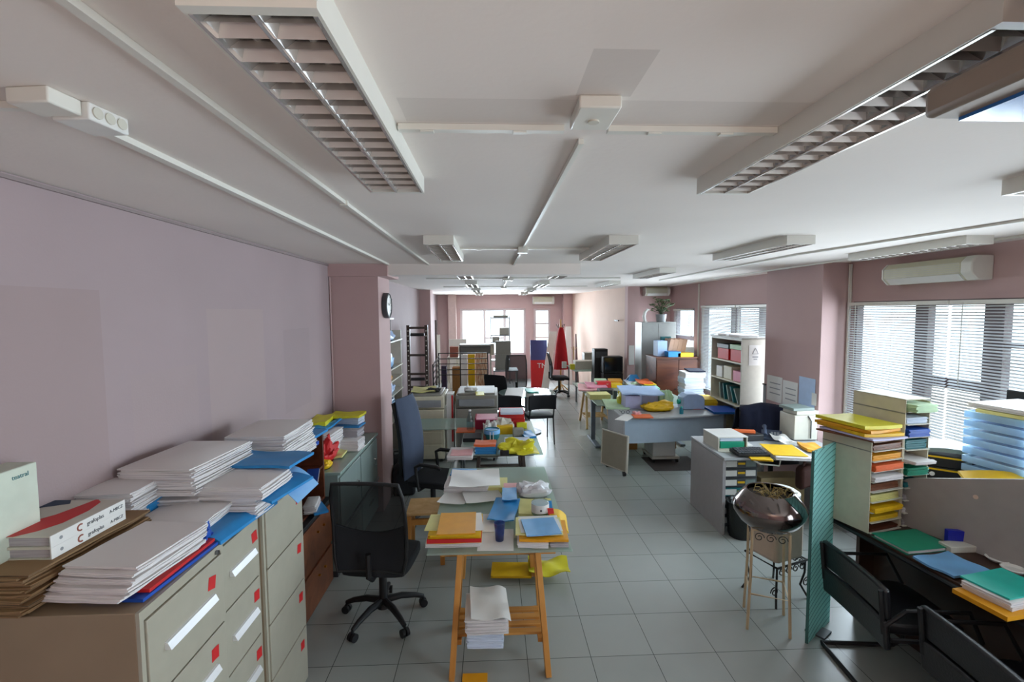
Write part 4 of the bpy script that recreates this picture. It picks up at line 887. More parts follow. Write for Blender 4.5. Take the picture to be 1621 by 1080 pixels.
sbox('white tub on the middle shelf of the white shelf unit','tub','tub',6.9,7.08,X0,X1,1.171,1.34,'white')
sbox('tan carton on the middle shelf between tub and pink box','carton','carton',6.62,6.85,X0,X1,1.171,1.36,'beige')
sbox('pink box on the middle shelf nearest the paper notice','carton','carton',6.36,6.58,X0,X1,1.171,1.32,'pink')
for i in range(5):
    o=MB().box(-.15,.15,-.012,.012,0,.24).go('folder',MATS['teal' if i%2 else 'greymetal'],loc=(3.6,6.42+i*.13,.842),rot=(-.55+.1*i,0,0)); o.location.z+=.012; tag(o,['teal hanging folder lying first from the notice panel on the lower shelf','grey teal folder lying second on the lower shelf of the white unit','teal folder lying midway along the lower shelf of the white unit','grey teal folder lying fourth on the lower shelf of the white unit','teal folder farthest from the notice panel on the lower shelf'][i] if i%2==0 or True else '','folder')
for i,(y,w,lb) in enumerate([(6.6,.3,'white sheets on top of the white shelf unit, notice side'),(6.95,.26,'white sheets on top of the white shelf unit, window blind side')]):
    o=MB().ream(.28,w,.03,seed=i).go('paper_stack',MATS['paper'],loc=(3.6,y,1.80)); tag(o,lb,'paper stack')
t=thing('grey_bottle','grey upright canister standing between shelf unit and jacket chair','canister',(3.66,6.1,0)); 
MB().box(-.03,.03,-.03,.03,0,1.18).go('body',MATS['grey'],t,bev=.01); MB().box(-.035,.035,-.035,.035,1.181,1.2).go('cap',MATS['darkgrey'],t)
# ---- small grey desk
ZR=.77
t=thing('desk','small grey desk with open front holding drawers and a bin','desk',(2.215,4.37,0),-.02)
MB().box(0,1.28,-.02,.78,ZR-.028,ZR).go('top',MATS['deskgrey'],t,bev=.005); MB().box(0,.03,0,.76,0,ZR-.029).go('side_panel',MATS['deskside'],t); MB().box(1.24,1.27,0,.76,0,ZR-.029).go('side_panel',MATS['deskside'],t)
MB().tube([(.3,.0,.735),(.36,-.0,.70),(.55,-.0,.68),(.56,.0,.735)],.008,8).go('pull_bar',MATS['offwhite'],t)
t=thing('drawer_unit','dark drawer tower with white cards and yellow tabs under the small desk','drawer unit',(2.44,4.5,0))
MB().box(-.15,.19,.01,.4,.02,.72).go('case',MATS['darkgrey'],t,bev=.003)
for i in range(7):
    z=.05+i*.095; d=MB().box(-.145,.185,-.008,.01,z,z+.082).go('drawer',MATS['teal' if i in(3,) else 'darkgrey'],t,bev=.002)
    MB().box(-.14,-.02,-.0095,-.008,z+.012,z+.07).go('card',MATS['white'],d); MB().box(-.01,.06,-.014,-.008,z+.035,z+.055).go('tab',MATS['yellow'],d); MB().box(.07,.17,-.0095,-.008,z+.012,z+.07).go('card',MATS['white' if i%2 else 'greymetal'],d)
t=thing('waste_bin','black bin with a crumpled black liner at the desk corner','bin',(2.392,4.345,0))
T_=(-0.0,)
MB().lathe([(0,0),(.105,0),(.125,.3),(.118,.3),(.1,.02),(0,.02)],n=24).go('bin',MATS['black'],t)
vs=[];n=26;r=random.Random(4)
for j,(rr,z) in enumerate([(.112,.03),(.126,.2),(.134,.3),(.13,.34),(.112,.33),(.1,.25)]):
    for i in range(n): vs.append((math.cos(2*PI*i/n)*rr*(1+r.uniform(-.03,.05)),math.sin(2*PI*i/n)*rr*(1+r.uniform(-.03,.05)),z+r.uniform(-.012,.018)*(z>.2)))
MB().add(vs,[(j*n+i,j*n+(i+1)%n,(j+1)*n+(i+1)%n,(j+1)*n+i) for j in range(5) for i in range(n)]).go('liner',MATS['binbag'],t)
o=MB().box(-.22,.25,-.1,.1,0,.44).go('cardboard_box',mat('kraft','b09a72',.75),loc=(3.0,4.78,0),bev=.005); tag(o,'beige cardboard box under the small desk behind the steel bowl','box')
t=thing('shoe_bag','dark brown bag hanging under the small desk edge','bag',(3.16,4.5,.38)); MB().sheet(.22,.12,.22,6,4,lambda u,v:(0,0,.04*math.sin(u*3.1))).go('body',mat('brownbag','4a2a24',.7),t,bev=.03); MB().tube([(-.06,0,.24),(-.02,0,.34),(.05,0,.36),(.1,0,.25)],.012,8).go('strap',MATS['brownbag'],t)
# things on the small desk
t=thing('letter_tray','grey file tray holding a teal folder at the corner of the small desk','file tray',(2.33,4.75,ZR)); a=at(1098,712,'z',ZR)
t.location=(2.42,4.74,ZR)
MB().box(-.15,.15,-.16,.18,.0,.018).go('base',MATS['offwhite'],t); MB().box(-.15,-.14,-.16,.18,.018,.13).go('wall',MATS['offwhite'],t); MB().box(.14,.15,-.16,.18,.018,.13).go('wall',MATS['offwhite'],t); MB().box(-.14,.14,.17,.18,.018,.13).go('wall',MATS['offwhite'],t)
MB().box(-.155,.155,-.16,.18,.131,.14).go('lid',MATS['white'],t)
o=MB().box(-.125,.125,-.15,.15,0,.07).go('folder',MATS['green'],loc=(2.42,4.74,ZR+.0185),bev=.004); tag(o,'thick teal green folder inside the grey file tray','folder')
o=MB().ream(.24,.29,.035,seed=8).go('paper_stack',MATS['paperblue'],loc=(2.42,4.74,ZR+.0905)); tag(o,'pale sheets lying above the teal folder in the file tray','paper stack')
t=thing('phone','dark blue grey desk telephone with a curly handset on the small desk','telephone',(3.06,4.97,ZR),-.5)
MB().hexa([(-.1,-.1,0),(.1,-.1,0),(.1,.1,0),(-.1,.1,0)],[(-.1,-.1,.025),(.1,-.1,.025),(.1,.1,.08),(-.1,.1,.08)]).go('base',MATS['bluegrey'],t,bev=.006)
MB().tube([(-.07,-.1,.06),(-.07,-.06,.085),(-.07,.06,.115),(-.07,.1,.11)],[.025,.017,.017,.025],10).go('handset',MATS['bluegrey'],t)
m=MB()
for i in range(4):
    for j in range(3): m.box(-.01+j*.03,.012+j*.03,-.07+i*.03,-.05+i*.03,.03+i*.0085,.045+i*.0085)
m.go('keypad',MATS['grey'],t)
t=thing('desk_organizer','black desk organizer with an orange notebook on its rim','organizer',(2.76,4.98,ZR),.1)
MB().box(-.18,.16,-.1,.1,0,.07).go('body',MATS['black'],t,bev=.006); 
o=MB().box(-.12,.12,-.03,.03,0,.03).go('notebook',MATS['orange'],loc=(2.75,5.0,ZR+.0705),rz=-.25,bev=.003); tag(o,'orange notebook lying on the black organizer','notebook')
t=thing('computer_case','white computer case with files on top beside the pillar','computer',(3.35,5.02,0)); 
MB().box(-.13,.13,-.0,.26,.012,.28).go('case',MATS['offwhite'],t,bev=.008); MB().box(-.12,.12,.01,.25,0,.012).go('foot',MATS['darkgrey'],t); MB().tube([(.02,-.004,.275),(.05,-.01,.22),(.05,-.01,.03)],.006,6).go('cable',MATS['black'],t)
t.location=(3.365,4.86,ZR+.0005)
for i,(z,h,m_,lb,dx) in enumerate([(ZR+.282,.045,'offwhite','cream folder on the white computer case beside the pillar',.02),(ZR+.328,.03,'greymetal','grey green folder topmost on the white computer case',-.02)]):
    o=MB().box(-.12,.12,0,.24,0,h).go('folder',MATS[m_],loc=(3.365+dx,4.87,z),rz=.05*i,bev=.003); tag(o,lb,'folder')
# sheets taped on the pillar
for i,(y0,y1,z0,z1,m_,lb) in enumerate([(5.72,6.05,1.0,1.33,'white','printed sheet taped on the pillar nearest the blind'),(5.42,5.71,.98,1.31,'white','middle sheet of those taped on the pillar'),(5.12,5.40,1.05,1.4,'paleblue','bluish sheet taped at the pillar corner, overlapped by a small note'),(5.09,5.17,1.1,1.24,'white','small note taped on the pillar corner')]):
    t=thing('paper_sign',lb,'sheet',(3.638-.002*(i==3),(y0+y1)/2,z0)); MB().box(-.002,0,-(y1-y0)/2,(y1-y0)/2,0,z1-z0).go('sheet',MATS[m_],t)
    if i<2:
        m=MB()
        for k in range(3): m.box(-.003,-.002,-(y1-y0)*.38,(y1-y0)*.3,(z1-z0)*(.3+.2*k),(z1-z0)*(.34+.2*k))
        m.go('print_line',MATS['grey'],t)
# ---- planter with steel bowl
PX,PY=1.905,3.10
t=thing('planter','polished steel bowl of dried plants on a thin legged cream stand','planter',(PX,PY,0),-.42)
for sx in (-.115,.115):
    for sy in (-.115,.115): MB().tube([(sx*1.12,sy*1.12,0),(sx,sy,.4),(sx*.98,sy*.98,.70)],.0095,8).go('leg',MATS['stand'],t)
m=MB()
for z,k in ((.70,1.0),(.25,1.03)): m.tube([(sx*.115*k,sy*.115*k,z) for sx,sy in ((-1,-1),(1,-1),(1,1),(-1,1))],.007,6,True)
m.go('stretcher',MATS['stand'],t)
def spiral(c, r, ax, turns=1.4, n=18, flip=1):
    P=[]
    for i in range(n+1):
        a=i/n*turns*2*PI; q=r*(1-.75*i/n); P.append(Vector(c)+Vector(ax)*(q*math.cos(a)*flip)+Vector((0,0,q*math.sin(a))))
    return P
m=MB()
for i in range(3): m.tube(spiral((-.07+.07*i,-.116,.655),.032,(1,0,0)),.003,5); m.tube(spiral((-.116,-.07+.07*i,.655),.032,(0,1,0)),.003,5)
m.go('scroll_work',MATS['iron'],t)
MB().lathe([(0,.70),(.14,.70),(.185,.735),(.228,.80),(.232,.835),(.215,.875),(.165,.935),(.150,.95),(.141,.948),(.152,.925),(.16,.9),(0,.9)],n=48).go('bowl',MATS['bowl'],t)
MB().lathe([(0,.915),(.143,.918),(.143,.905),(0,.90)],n=32).go('soil',MATS['soil'],t)
r=random.Random(3); m=MB()
for i in range(46):
    a=r.uniform(0,6.28); q=r.uniform(0,.12); b2=r.uniform(0,6.28); L_=r.uniform(.04,.09)
    p=Vector((math.cos(a)*q,math.sin(a)*q,.918)); d=Vector((math.cos(b2)*L_,math.sin(b2)*L_,r.uniform(.01,.05)))
    m.tube([p,p+d*.5+Vector((0,0,.02)),p+d],.0025,4)
m.go('dried_stalk',MATS['dry'],t); t.children[-1]['kind']='stuff'
t=thing('plant_stand','black wrought iron stand with scrolls carrying the cream pot','plant stand',(2.17,3.43,0),.35)
for sx in (-.15,.15):
    for sy in (-.13,.13): MB().tube([(sx,sy,.30),(sx*1.0,sy*1.0,.2),(sx*.86,sy*.86,.1),(sx*1.15,sy*1.15,.0)],.008,8).go('leg',MATS['iron'],t)
m=MB(); m.tube([(sx*.16,sy*.14,.30) for sx,sy in ((-1,-1),(1,-1),(1,1),(-1,1))],.009,6,True)
for i in range(4): m.tube(spiral((-.11+.073*i,-.14,.262),.034,(1,0,0)),.0045,5); m.tube(spiral((.16,-.09+.06*i,.262),.03,(0,1,0)),.0045,5)
m.tube(spiral((.17,-.13,.12),.04,(1,0,0)),.0045,5); m.tube(spiral((-.17,-.13,.12),.04,(1,0,0),flip=-1),.0045,5)
m.go('scroll_frame',MATS['iron'],t)
t=thing('flower_pot','big cream square flower pot with rounded shoulder on the iron stand','pot',(2.17,3.43,.31),.35)
MB().sheet(.29,.25,.36,8,8,lambda u,v:(0,0,0)).go('pot',MATS['pot'],t,bev=.03)
MB().lathe([(0,0),(.12,0),(.14,.03),(.14,.12),(.11,.14),(0,.14)],(.05,.02,.361),28).go('inner_pot',MATS['white'],t)
# ---- glass screen beside the brown desk
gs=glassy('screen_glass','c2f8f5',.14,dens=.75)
N=gs.node_tree.nodes; L=gs.node_tree.links      # reflection of the blinds painted as dark arcs, evenly spaced down the pane
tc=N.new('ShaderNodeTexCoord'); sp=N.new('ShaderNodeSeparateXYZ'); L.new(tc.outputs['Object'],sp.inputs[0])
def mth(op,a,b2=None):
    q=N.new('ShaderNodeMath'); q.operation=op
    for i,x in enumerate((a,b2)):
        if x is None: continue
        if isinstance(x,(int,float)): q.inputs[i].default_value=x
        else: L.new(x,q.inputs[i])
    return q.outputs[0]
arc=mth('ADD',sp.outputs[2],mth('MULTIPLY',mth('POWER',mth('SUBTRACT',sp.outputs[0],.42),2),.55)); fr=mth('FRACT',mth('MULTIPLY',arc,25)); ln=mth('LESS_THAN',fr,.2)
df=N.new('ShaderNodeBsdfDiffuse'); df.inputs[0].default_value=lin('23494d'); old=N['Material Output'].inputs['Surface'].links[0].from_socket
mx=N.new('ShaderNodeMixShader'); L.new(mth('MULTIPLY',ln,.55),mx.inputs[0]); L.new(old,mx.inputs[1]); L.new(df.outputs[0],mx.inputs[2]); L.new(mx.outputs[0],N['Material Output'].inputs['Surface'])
t=thing('glass_screen','upright teal glass screen with blind reflections painted as curved lines beside the planter','glass screen',(2.05,2.88,0),.60)
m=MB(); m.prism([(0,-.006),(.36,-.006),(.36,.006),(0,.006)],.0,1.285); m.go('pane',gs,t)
MB().box(-.008,0,-.008,.008,0,1.285).go('edge_strip',mat('glassedge','3d6f6a',.2),t)
MB().box(.12,.24,-.06,.06,0,.012).go('foot',MATS['darkgrey'],t)
# ---- brown desk
ZB=.75
t=thing('desk','long dark brown desk with tray towers and glossy folders along its edge','desk',(2.42,2.2,0))
m=MB(); m.prism([(-.05,1.0),(.06,-.35),(.2,-1.5),(1.3,-1.5),(1.3,1.1),(.35,1.08)],ZB-.035,ZB); m.go('top',MATS['browndesk'],t,bev=.006)
m=MB(); m.tube([(-.08,1.02,ZB-.0),(-.06,1.0,ZB-.03),(.055,-.35,ZB-.03),(.19,-1.5,ZB-.03)],.014,8); m.go('edge_rail',MATS['black'],t)
m=MB(); m.hexa([(.26,.91,0),(.28,.91,0),(.48,-1.5,0),(.46,-1.5,0)],[(.26,.91,ZB-.036),(.28,.91,ZB-.036),(.48,-1.5,ZB-.036),(.46,-1.5,ZB-.036)]); m.go('modesty_panel',MATS['browndesk'],t)
MB().box(.16,1.25,.92,.95,0,ZB-.036).go('side_panel',MATS['browndesk'],t); MB().box(.35,1.25,-1.45,-1.42,0,ZB-.036).go('side_panel',MATS['browndesk'],t)
# tray towers
def tower(label,x,y,rz,w,d,h,n,fill,z=ZB):
    t=thing('sorter_tower',label,'paper sorter',(x,y,z),rz); k=.006
    m=MB(); m.box(0,k,0,d,0,h); m.box(w-k,w,.0,d,0,h*.98); m.box(0,w,d-k,d,0,h); m.box(0,w,0,d,h-k,h); m.go('casing',MATS['beige'],t,bev=.001)
    m=MB(); m.box(-.002,0,.0,d,h*.885,h*.895); m.go('seam',MATS['putty'],t)
    for i in range(n):
        zz=h*i/n; MB().box(k,w-k,-.015,d-k,zz+.001,zz+.006).go('tray',MATS['offwhite'],t)
    mw=Matrix.Translation((x,y,z))@Matrix.Rotation(rz,4,'Z')
    for i,(m_,hh,dy,nm,lb) in enumerate(fill):
        if m_ is None: continue
        zz=h*i/n+.0065; hh=min(hh,h/n-.012)
        o=MB().ream(w-2*k-.02,d-.06,hh,jit=.004,seed=i+n,step=.005).go(nm,MATS[m_],loc=mw@Vector((w/2,d/2-dy,zz)),rz=rz); tag(o,lb+', '+label.split(' beside')[0].split(' holding')[0],nm.replace('_',' '))
O='orange'
tower('cream sorter tower at the brown desk corner holding yellow and orange folders',2.405,2.845,.26,.285,.335,.60,9,
 [('mahog',.02,.03,'folder','brown folder in lowest slot'),('yellowpile',.03,.03,'folder','olive folder in second slot up'),('yellow',.03,.06,'folder','yellow folder in third slot up'),('paleyellow',.04,.03,'folder','straw folder in fourth slot up'),('mahoglite',.04,.02,'folder','red brown folder in fifth slot up'),('paper',.03,.05,'paper_stack','white papers in sixth slot up'),('orange',.04,.05,'folder','orange folder in seventh slot up'),('amber',.035,.03,'folder','amber folder in eighth slot up'),('mahoglite',.035,.03,'folder','rust folder in top slot')])
tower('taller cream sorter tower holding teal and blue folders',2.70,2.935,.15,.20,.38,.85,10,
 [('greypaper',.03,.03,'paper_stack','grey papers in lowest slot'),('paper',.03,.03,'paper_stack','white papers in second slot'),('greypaper',.03,.03,'paper_stack','grey papers in third slot'),('teal',.03,.03,'folder','teal folder in fourth slot'),('green',.05,.05,'folder','green folder in fifth slot'),('paper',.02,.1,'paper_stack','pale papers in sixth slot jutting out'),('teal',.06,.03,'folder','dark teal folder in seventh slot'),('deepblue',.05,.05,'folder','blue folder in eighth slot'),('paperblue',.04,.03,'paper_stack','bluish papers in ninth slot'),('palegreen',.05,.09,'folder','pale green folder in top slot jutting out')])
# ================================================================ FLAT THINGS: folders and paper piles
def pile(label, c4, ztop, h, m_='paper', name='paper_stack', cat='paper stack', jit=.006, lean=(0,0), seed=1, puff=.004, step=.0055, group=None, splay=0., shrink=.96):
    x,y,w,d,rz=quad(*c4,ztop); o=MB().ream(w*shrink,d*shrink,h,jit,lean,seed,step,puff,splay).go(name,MATS[m_],loc=(x,y,ztop-h),rz=rz); tag(o,label,cat,group); return o
def leaf(label, c4, z, m_, t_=.004, curl=.0, wave=.0, droop=(0,0), name='folder', cat='folder', seed=0, inner=None, nx=8, ny=8, group=None):
    x,y,w,d,rz=quad(*c4,z); r=random.Random(seed); p1,p2=r.uniform(0,6),r.uniform(0,6)
    def fn(u,v):
        z_=wave*(math.sin(u*7+p1)*math.sin(v*6+p2)*.5+.5)+curl*((2*u-1)**4*.6+(2*v-1)**4*.4)
        if droop[1]: f=max(0,(u-droop[0])/(1-droop[0])); z_-=droop[1]*f**1.5; return (-f*droop[1]*.25,0,z_)
        return (0,0,z_)
    if inner:
        t=thing(name,label,cat,(x,y,z-t_),rz,group); MB().sheet(w,d,.0015,nx,ny,fn,t_-.0015).go('cover',MATS[m_],t); MB().sheet(w,d,.0015,nx,ny,None,0).go('back_cover',MATS[m_],t)
        MB().ream(w*.95,d*.95,t_-.0045,jit=.003,seed=seed,step=.004).go('inner_sheet',MATS[inner],t,loc=(0.004,.004,.002)); return t
    o=MB().sheet(w,d,t_,nx,ny,fn).go(name,MATS[m_],loc=(x,y,z-t_),rz=rz); tag(o,label,cat,group); return o
ZCAB=1.252
# ---- on the filing cabinets and bookcase
leaf('blue folder at the bottom of the big white stack, poking out',[(150,952),(228,944),(337,866),(255,850)],ZCAB+.012,'deepblue',.012)
leaf('red folder just above the bottom blue one beneath the white stack',[(160,938),(236,928),(335,860),(250,846)],ZCAB+.026,'red',.012)
pile('tall splayed white paper stack at the cabinet corner over red and blue folders',[(100,895),(190,915),(300,833),(205,826)],ZCAB+.122,.095,jit=.010,lean=(.035,.02),splay=.1,seed=4,step=.006)
pile('tattered brown bundle of old papers under the two white binders',[(-95,905),(40,925),(203,815),(95,800)],ZCAB+.135,.133,'oldpaper','paper_bundle','paper bundle',jit=.014,seed=9,step=.007)
def binder(label, z, h, dx=0, cover=True):
    a=at(79,850,'z',ZCAB+.215); b2=at(197,791,'z',ZCAB+.215); d=(b2-a); L_=Vector((d.x,d.y)).length; rz=math.atan2(d.y,d.x)
    t=thing('binder',label,'binder',(a.x,a.y,z),rz)        # local x runs along the spine, spine faces -y
    D=.31
    MB().box(0,L_,.003,D,.0,.004).go('cover',MATS['offwhite'],t); c=MB().box(0,L_,.003,D,h-.004,h).go('cover',MATS['offwhite'],t); MB().box(0,L_,-.001,.003,0,h).go('spine',MATS['white'],t)
    MB().box(.008,L_-.008,.012,D-.01,.0045,h-.0045).go('page_block',MATS['greypaper'],t)
    text_mesh('spine_text','grafoplas',h*.5,MATS['darkgrey'],t,(L_*.56,-.0015,h*.5),(PI/2,0,0)); text_mesh('spine_code','A-MBCZ',h*.42,MATS['darkgrey'],t,(L_*.86,-.0015,h*.5),(PI/2,0,0))
    m=MB(); m.tube([(L_*.36+.012*math.cos(q),-.001,h*.5+.011*math.sin(q)) for q in [1+.5*i for i in range(9)]],.003,6); m.go('swirl_mark',MATS['terracotta'],t); MB().cyl((L_*.12,-.0016,h*.5),(L_*.12,-.001,h*.5),.006,n=16).go('finger_ring',MATS['grey'],t)
    if cover:
        lo=[(.0,.12),(.13,.078),(.33,.051),(.66,.049),(.92,.071),(1.0,.1)]; up=[(.0,.27),(.2,.22),(.36,.18),(.56,.14),(.85,.12),(1.0,.112)]
        MB().add([(u*L_,v,h+.0006) for u,v in lo+up],[(i,i+1,7+i,6+i) for i in range(5)]).go('red_swoosh',MATS['red'],c)
        MB().add([(u*L_,v,h+.0006) for u,v in ((.72,.287),(.88,.177),(1.0,.205),(1.0,.30))],[(0,1,2,3)]).go('blue_patch',MATS['bluegrey'],c)
        MB().add([(u*L_,v,h+.0006) for u,v in ((.5,.235),(.52,.215),(.66,.235),(.64,.255))],[(0,1,2,3)]).go('title_mark',MATS['brownbag'],c)
    return t
binder('lower of the two white binders with printed spines',ZCAB+.137,.038,0,False); binder('upper white binder with a red swoosh on its cover',ZCAB+.1755,.040)
t=thing('archive_box','pale green white archive box standing behind the binders','archive box',(-1.66,1.62,ZCAB),.0)
MB().box(-.04,.06,-.30,.07,0,.43).go('box',mat('palebox','c9d2c2',.6),t,bev=.004); text_mesh('box_text','teatral',.022,MATS['teal'],t,(.0607,.01,.40),(PI/2,0,PI/2))
pile('white sheet pile lying behind the binders',[(70,785),(205,786),(250,757),(125,754)],ZCAB+.2,.198,seed=12,jit=.010,step=.006)
leaf('blue folder edge showing beneath sheets behind the binders',[(190,800),(240,800),(275,770),(215,768)],ZCAB+.11,'blue',.108)
pile('bulky white paper pile against the pink wall, blue strip in it',[(195,746),(315,742),(385,703),(300,692)],ZCAB+.25,.12,seed=13,jit=.010,puff=.02)
leaf('blue folder sandwiched under the bulky white pile by the wall',[(205,775),(335,768),(392,722),(290,715)],ZCAB+.128,'blue',.02)
pile('white sheets under the sandwiched blue folder near the wall',[(210,795),(320,790),(385,738),(290,735)],ZCAB+.105,.103,seed=14,jit=.010)
leaf('short blue tab between the sheets of the bulky pile',[(300,745),(318,750),(350,720),(335,717)],ZCAB+.22,'blue',.025,name='divider',cat='divider')
pile('white stack with a yellow tinge behind the big splayed stack',[(200,834),(316,842),(364,789),(262,792)],ZCAB+.078,.047,seed=15,jit=.009,puff=.01)
leaf('bright blue folder overhanging the narrow cabinet front',[(312,850),(358,850),(432,789),(396,784)],ZCAB+.03,'blue',.014,droop=(.6,.02))
blob('crumpled dark blue plastic sleeve between stacks and cabinet edge','plastic_sleeve','sleeve',*(lambda p:(p.x,p.y,p.z))(at(312,862,'z',ZCAB+.001)),.11,.1,.07,'deepblue',seed=5,amp=.3)
pile('white stack at the front of the third cabinet under the blue folder',[(300,790),(405,798),(458,750),(348,745)],ZCAB+.085,.083,seed=16,jit=.009)
pile('upper white sheets on the third cabinet stack',[(310,770),(412,776),(458,742),(350,737)],ZCAB+.15,.06,seed=17,jit=.008,puff=.008)
leaf('blue folder jutting from the third cabinet stack',[(385,782),(436,790),(482,752),(430,742)],ZCAB+.092,'blue',.012,droop=(.5,.02))
leaf('wide blue folder lying topmost over the third cabinet stack',[(345,738),(462,740),(492,718),(400,714)],ZCAB+.172,'blue',.014,wave=.012,seed=2)
leaf('light blue plastic sheet drooping over the cabinet corner',[(420,762),(490,768),(488,742),(440,735)],ZCAB+.1,'skyblue',.003,droop=(.35,.1),name='plastic_sheet',cat='sheet')
pile('white paper stack on the bookcase against the wall',[(365,690),(462,694),(482,664),(410,663)],ZCAB+.235,.11,seed=18,jit=.009,puff=.008)
pile('flatter white stack beneath the one on the bookcase',[(372,716),(455,722),(490,690),(415,686)],ZCAB+.12,.085,seed=19,jit=.009)
leaf('blue folder lying on the bookcase edge, closest to the cabinets',[(405,722),(470,726),(492,700),(435,696)],1.30,'deepblue',.025)
leaf('blue folder lying on the bookcase end, over the open bay',[(440,702),(485,704),(510,680),(470,678)],1.283,'blue',.018)
leaf('blue folder on the upper bay shelf of the bookcase',[(478,768),(500,762),(508,742),(490,742)],.995,'deepblue',.02,inner='paper')
pile('white sheets in the lower bay of the bookcase',[(478,806),(498,800),(510,786),(490,785)],.78,.06,seed=20)
leaf('blue folder in the lower bay beside white sheets',[(485,820),(508,806),(514,790),(500,792)],.735,'blue',.016)
# ---- on the green metal cabinet
ZG=.897
pile('thick white and grey paper stack on the green cabinet by the pillar',[(527,700),(566,698),(580,690),(543,690)],ZG+.10,.098,seed=21)
pile('grey paper stack midway up the green cabinet pile',[(527,682),(566,681),(579,675),(543,675)],ZG+.17,.068,'greypaper',seed=22)
leaf('blue folder inside the green cabinet pile',[(526,676),(568,675),(580,668),(543,669)],ZG+.187,'blue',.014)
pile('upper white stack of the green cabinet pile',[(526,662),(568,661),(580,657),(543,657)],ZG+.255,.066,'paperblue',seed=23)
leaf('yellow folder topmost on the pile beside the pillar',[(517,661),(566,659),(583,652),(530,652)],ZG+.285,'lemon',.022,wave=.01)
blob('red and clear plastic bag on the green cabinet','plastic_bag','bag',-1.50,4.12,ZG+.001,.24,.3,.17,'red',seed=8,amp=.3)
pile('white stack behind the red bag on the green cabinet',[(505,690),(525,692),(535,676),(515,675)],ZG+.22,.218,seed=24)
leaf('rumpled blue folder over the white stack behind the red bag',[(498,678),(525,682),(532,664),(508,662)],ZG+.245,'blue',.016,wave=.03,seed=3)
leaf('yellow folder against the wall between bookcase and pillar pile',[(486,672),(515,668),(530,658),(500,656)],ZG+.29,'lemon',.04,wave=.01)
leaf('olive yellow folder flat on the green cabinet before the pile',[(520,725),(545,722),(550,708),(530,706)],ZG+.02,'paleyellow',.018,wave=.01)
blob('yellow plastic wrapper at the bookcase end of the green cabinet','wrapper','wrapper',-1.42,3.92,ZG+.001,.14,.16,.06,'yellow',seed=4)
# ---- near glass table
ZT=.7315
pile('white papers at the bottom of the yellow topped pile',[(672,862),(764,860),(764,825),(682,826)],ZT+.028,.027,seed=30)
leaf('yellow folder low in the pile by the pine stool',[(678,858),(763,857),(764,822),(684,822)],ZT+.043,'yellow',.014,wave=.003)
leaf('red folder in the middle of the pile by the pine stool',[(678,855),(762,853),(764,818),(684,818)],ZT+.068,'red',.024)
leaf('thick yellow folder above the red one',[(679,848),(761,847),(764,814),(686,814)],ZT+.092,'yellow',.022,inner='yellowpile')
leaf('pale lemon sheet sticking out of the pile towards the stool',[(672,840),(698,840),(702,815),(682,814)],ZT+.097,'paleyellow',.004)
leaf('amber folder topmost of the pile by the stool',[(694,846),(754,845),(752,812),(696,812)],ZT+.106,'amber',.008,curl=.003)
leaf('white sheet angled beneath the amber folder',[(742,842),(763,838),(764,812),(744,812)],ZT+.0975,'white',.003,name='sheet',cat='sheet')
leaf('white sheet under the blue drinking glass at the table edge',[(755,872),(814,872),(812,838),(760,838)],ZT+.003,'white',.002,name='sheet',cat='sheet')
leaf('white sheet behind the drinking glass',[(762,842),(785,842),(783,814),(764,814)],ZT+.009,'white',.003,name='sheet',cat='sheet')
gp=at(791,859,'z',ZT+.003)
t=thing('drinking_glass','blue tinted drinking glass standing on a white sheet','glass',(gp.x,gp.y+.03,ZT+.0035))
MB().lathe([(0,0),(.026,0),(.036,.115),(.033,.115),(.025,.01),(0,.01)],n=28).go('tumbler',MATS['bluecup'],t)
pile('white papers at the base of the blue topped pile',[(816,862),(868,862),(868,832),(822,832)],ZT+.028,.026,seed=31)
pile('grey papers beside the blue topped pile base',[(869,863),(900,862),(898,836),(869,836)],ZT+.024,.022,'greypaper',seed=32)
leaf('amber folder in the blue topped pile',[(820,856),(899,854),(895,824),(824,824)],ZT+.046,'amber',.016,wave=.004)
leaf('pale yellow sheet in the blue topped pile',[(818,848),(892,846),(886,822),(815,818)],ZT+.056,'paleyellow',.007,curl=.004)
leaf('glossy blue folder topmost by the table corner',[(836,848),(890,845),(876,820),(822,822)],ZT+.067,'skyblue',.008,curl=.003)
leaf('white edge of paper under the glossy blue folder',[(826,842),(893,842),(880,816),(818,818)],ZT+.0585,'white',.002,name='sheet',cat='sheet')
leaf('yellow folder drooping off the table side behind the blue folder',[(868,832),(904,832),(898,806),(872,806)],ZT+.05,'yellow',.014,droop=(.4,.05),wave=.008)
leaf('straw coloured folder beneath the clear jar',[(820,815),(875,814),(872,790),(822,790)],ZT+.02,'paleyellow',.018,wave=.006)
jp=at(856,818,'z',ZT+.021)
t=thing('plastic_jar','clear plastic jar with white label in the heap','jar',(jp.x,jp.y+.04,ZT+.021))
MB().lathe([(0,0),(.055,0),(.062,.01),(.062,.09),(.05,.1),(0,.1)],n=28).go('jar',MATS['clear'],t); MB().lathe([(.0625,.025),(.0632,.03),(.0632,.08),(.0625,.085)],n=28).go('label_band',MATS['white'],t); MB().cyl((.0,-.0635,.05),(.0,-.0645,.05),.008,n=8).go('mark',MATS['darkgrey'],t)
for m_,px,py,lb in (('blue',878,800,'small upright blue card behind the clear jar'),('red',881,813,'small upright red card near the yellow drooping folder')):
    p=at(px,py+14,'z',ZT); o=MB().hexa([(-.02,0,0),(.02,0,0),(.02,.006,0),(-.02,.006,0)],[(-.03,.03,.085),(.012,.03,.085),(.012,.036,.085),(-.03,.036,.085)]).go('card',MATS[m_],loc=(p.x-.03,p.y,ZT+.001)); tag(o,lb,'card')
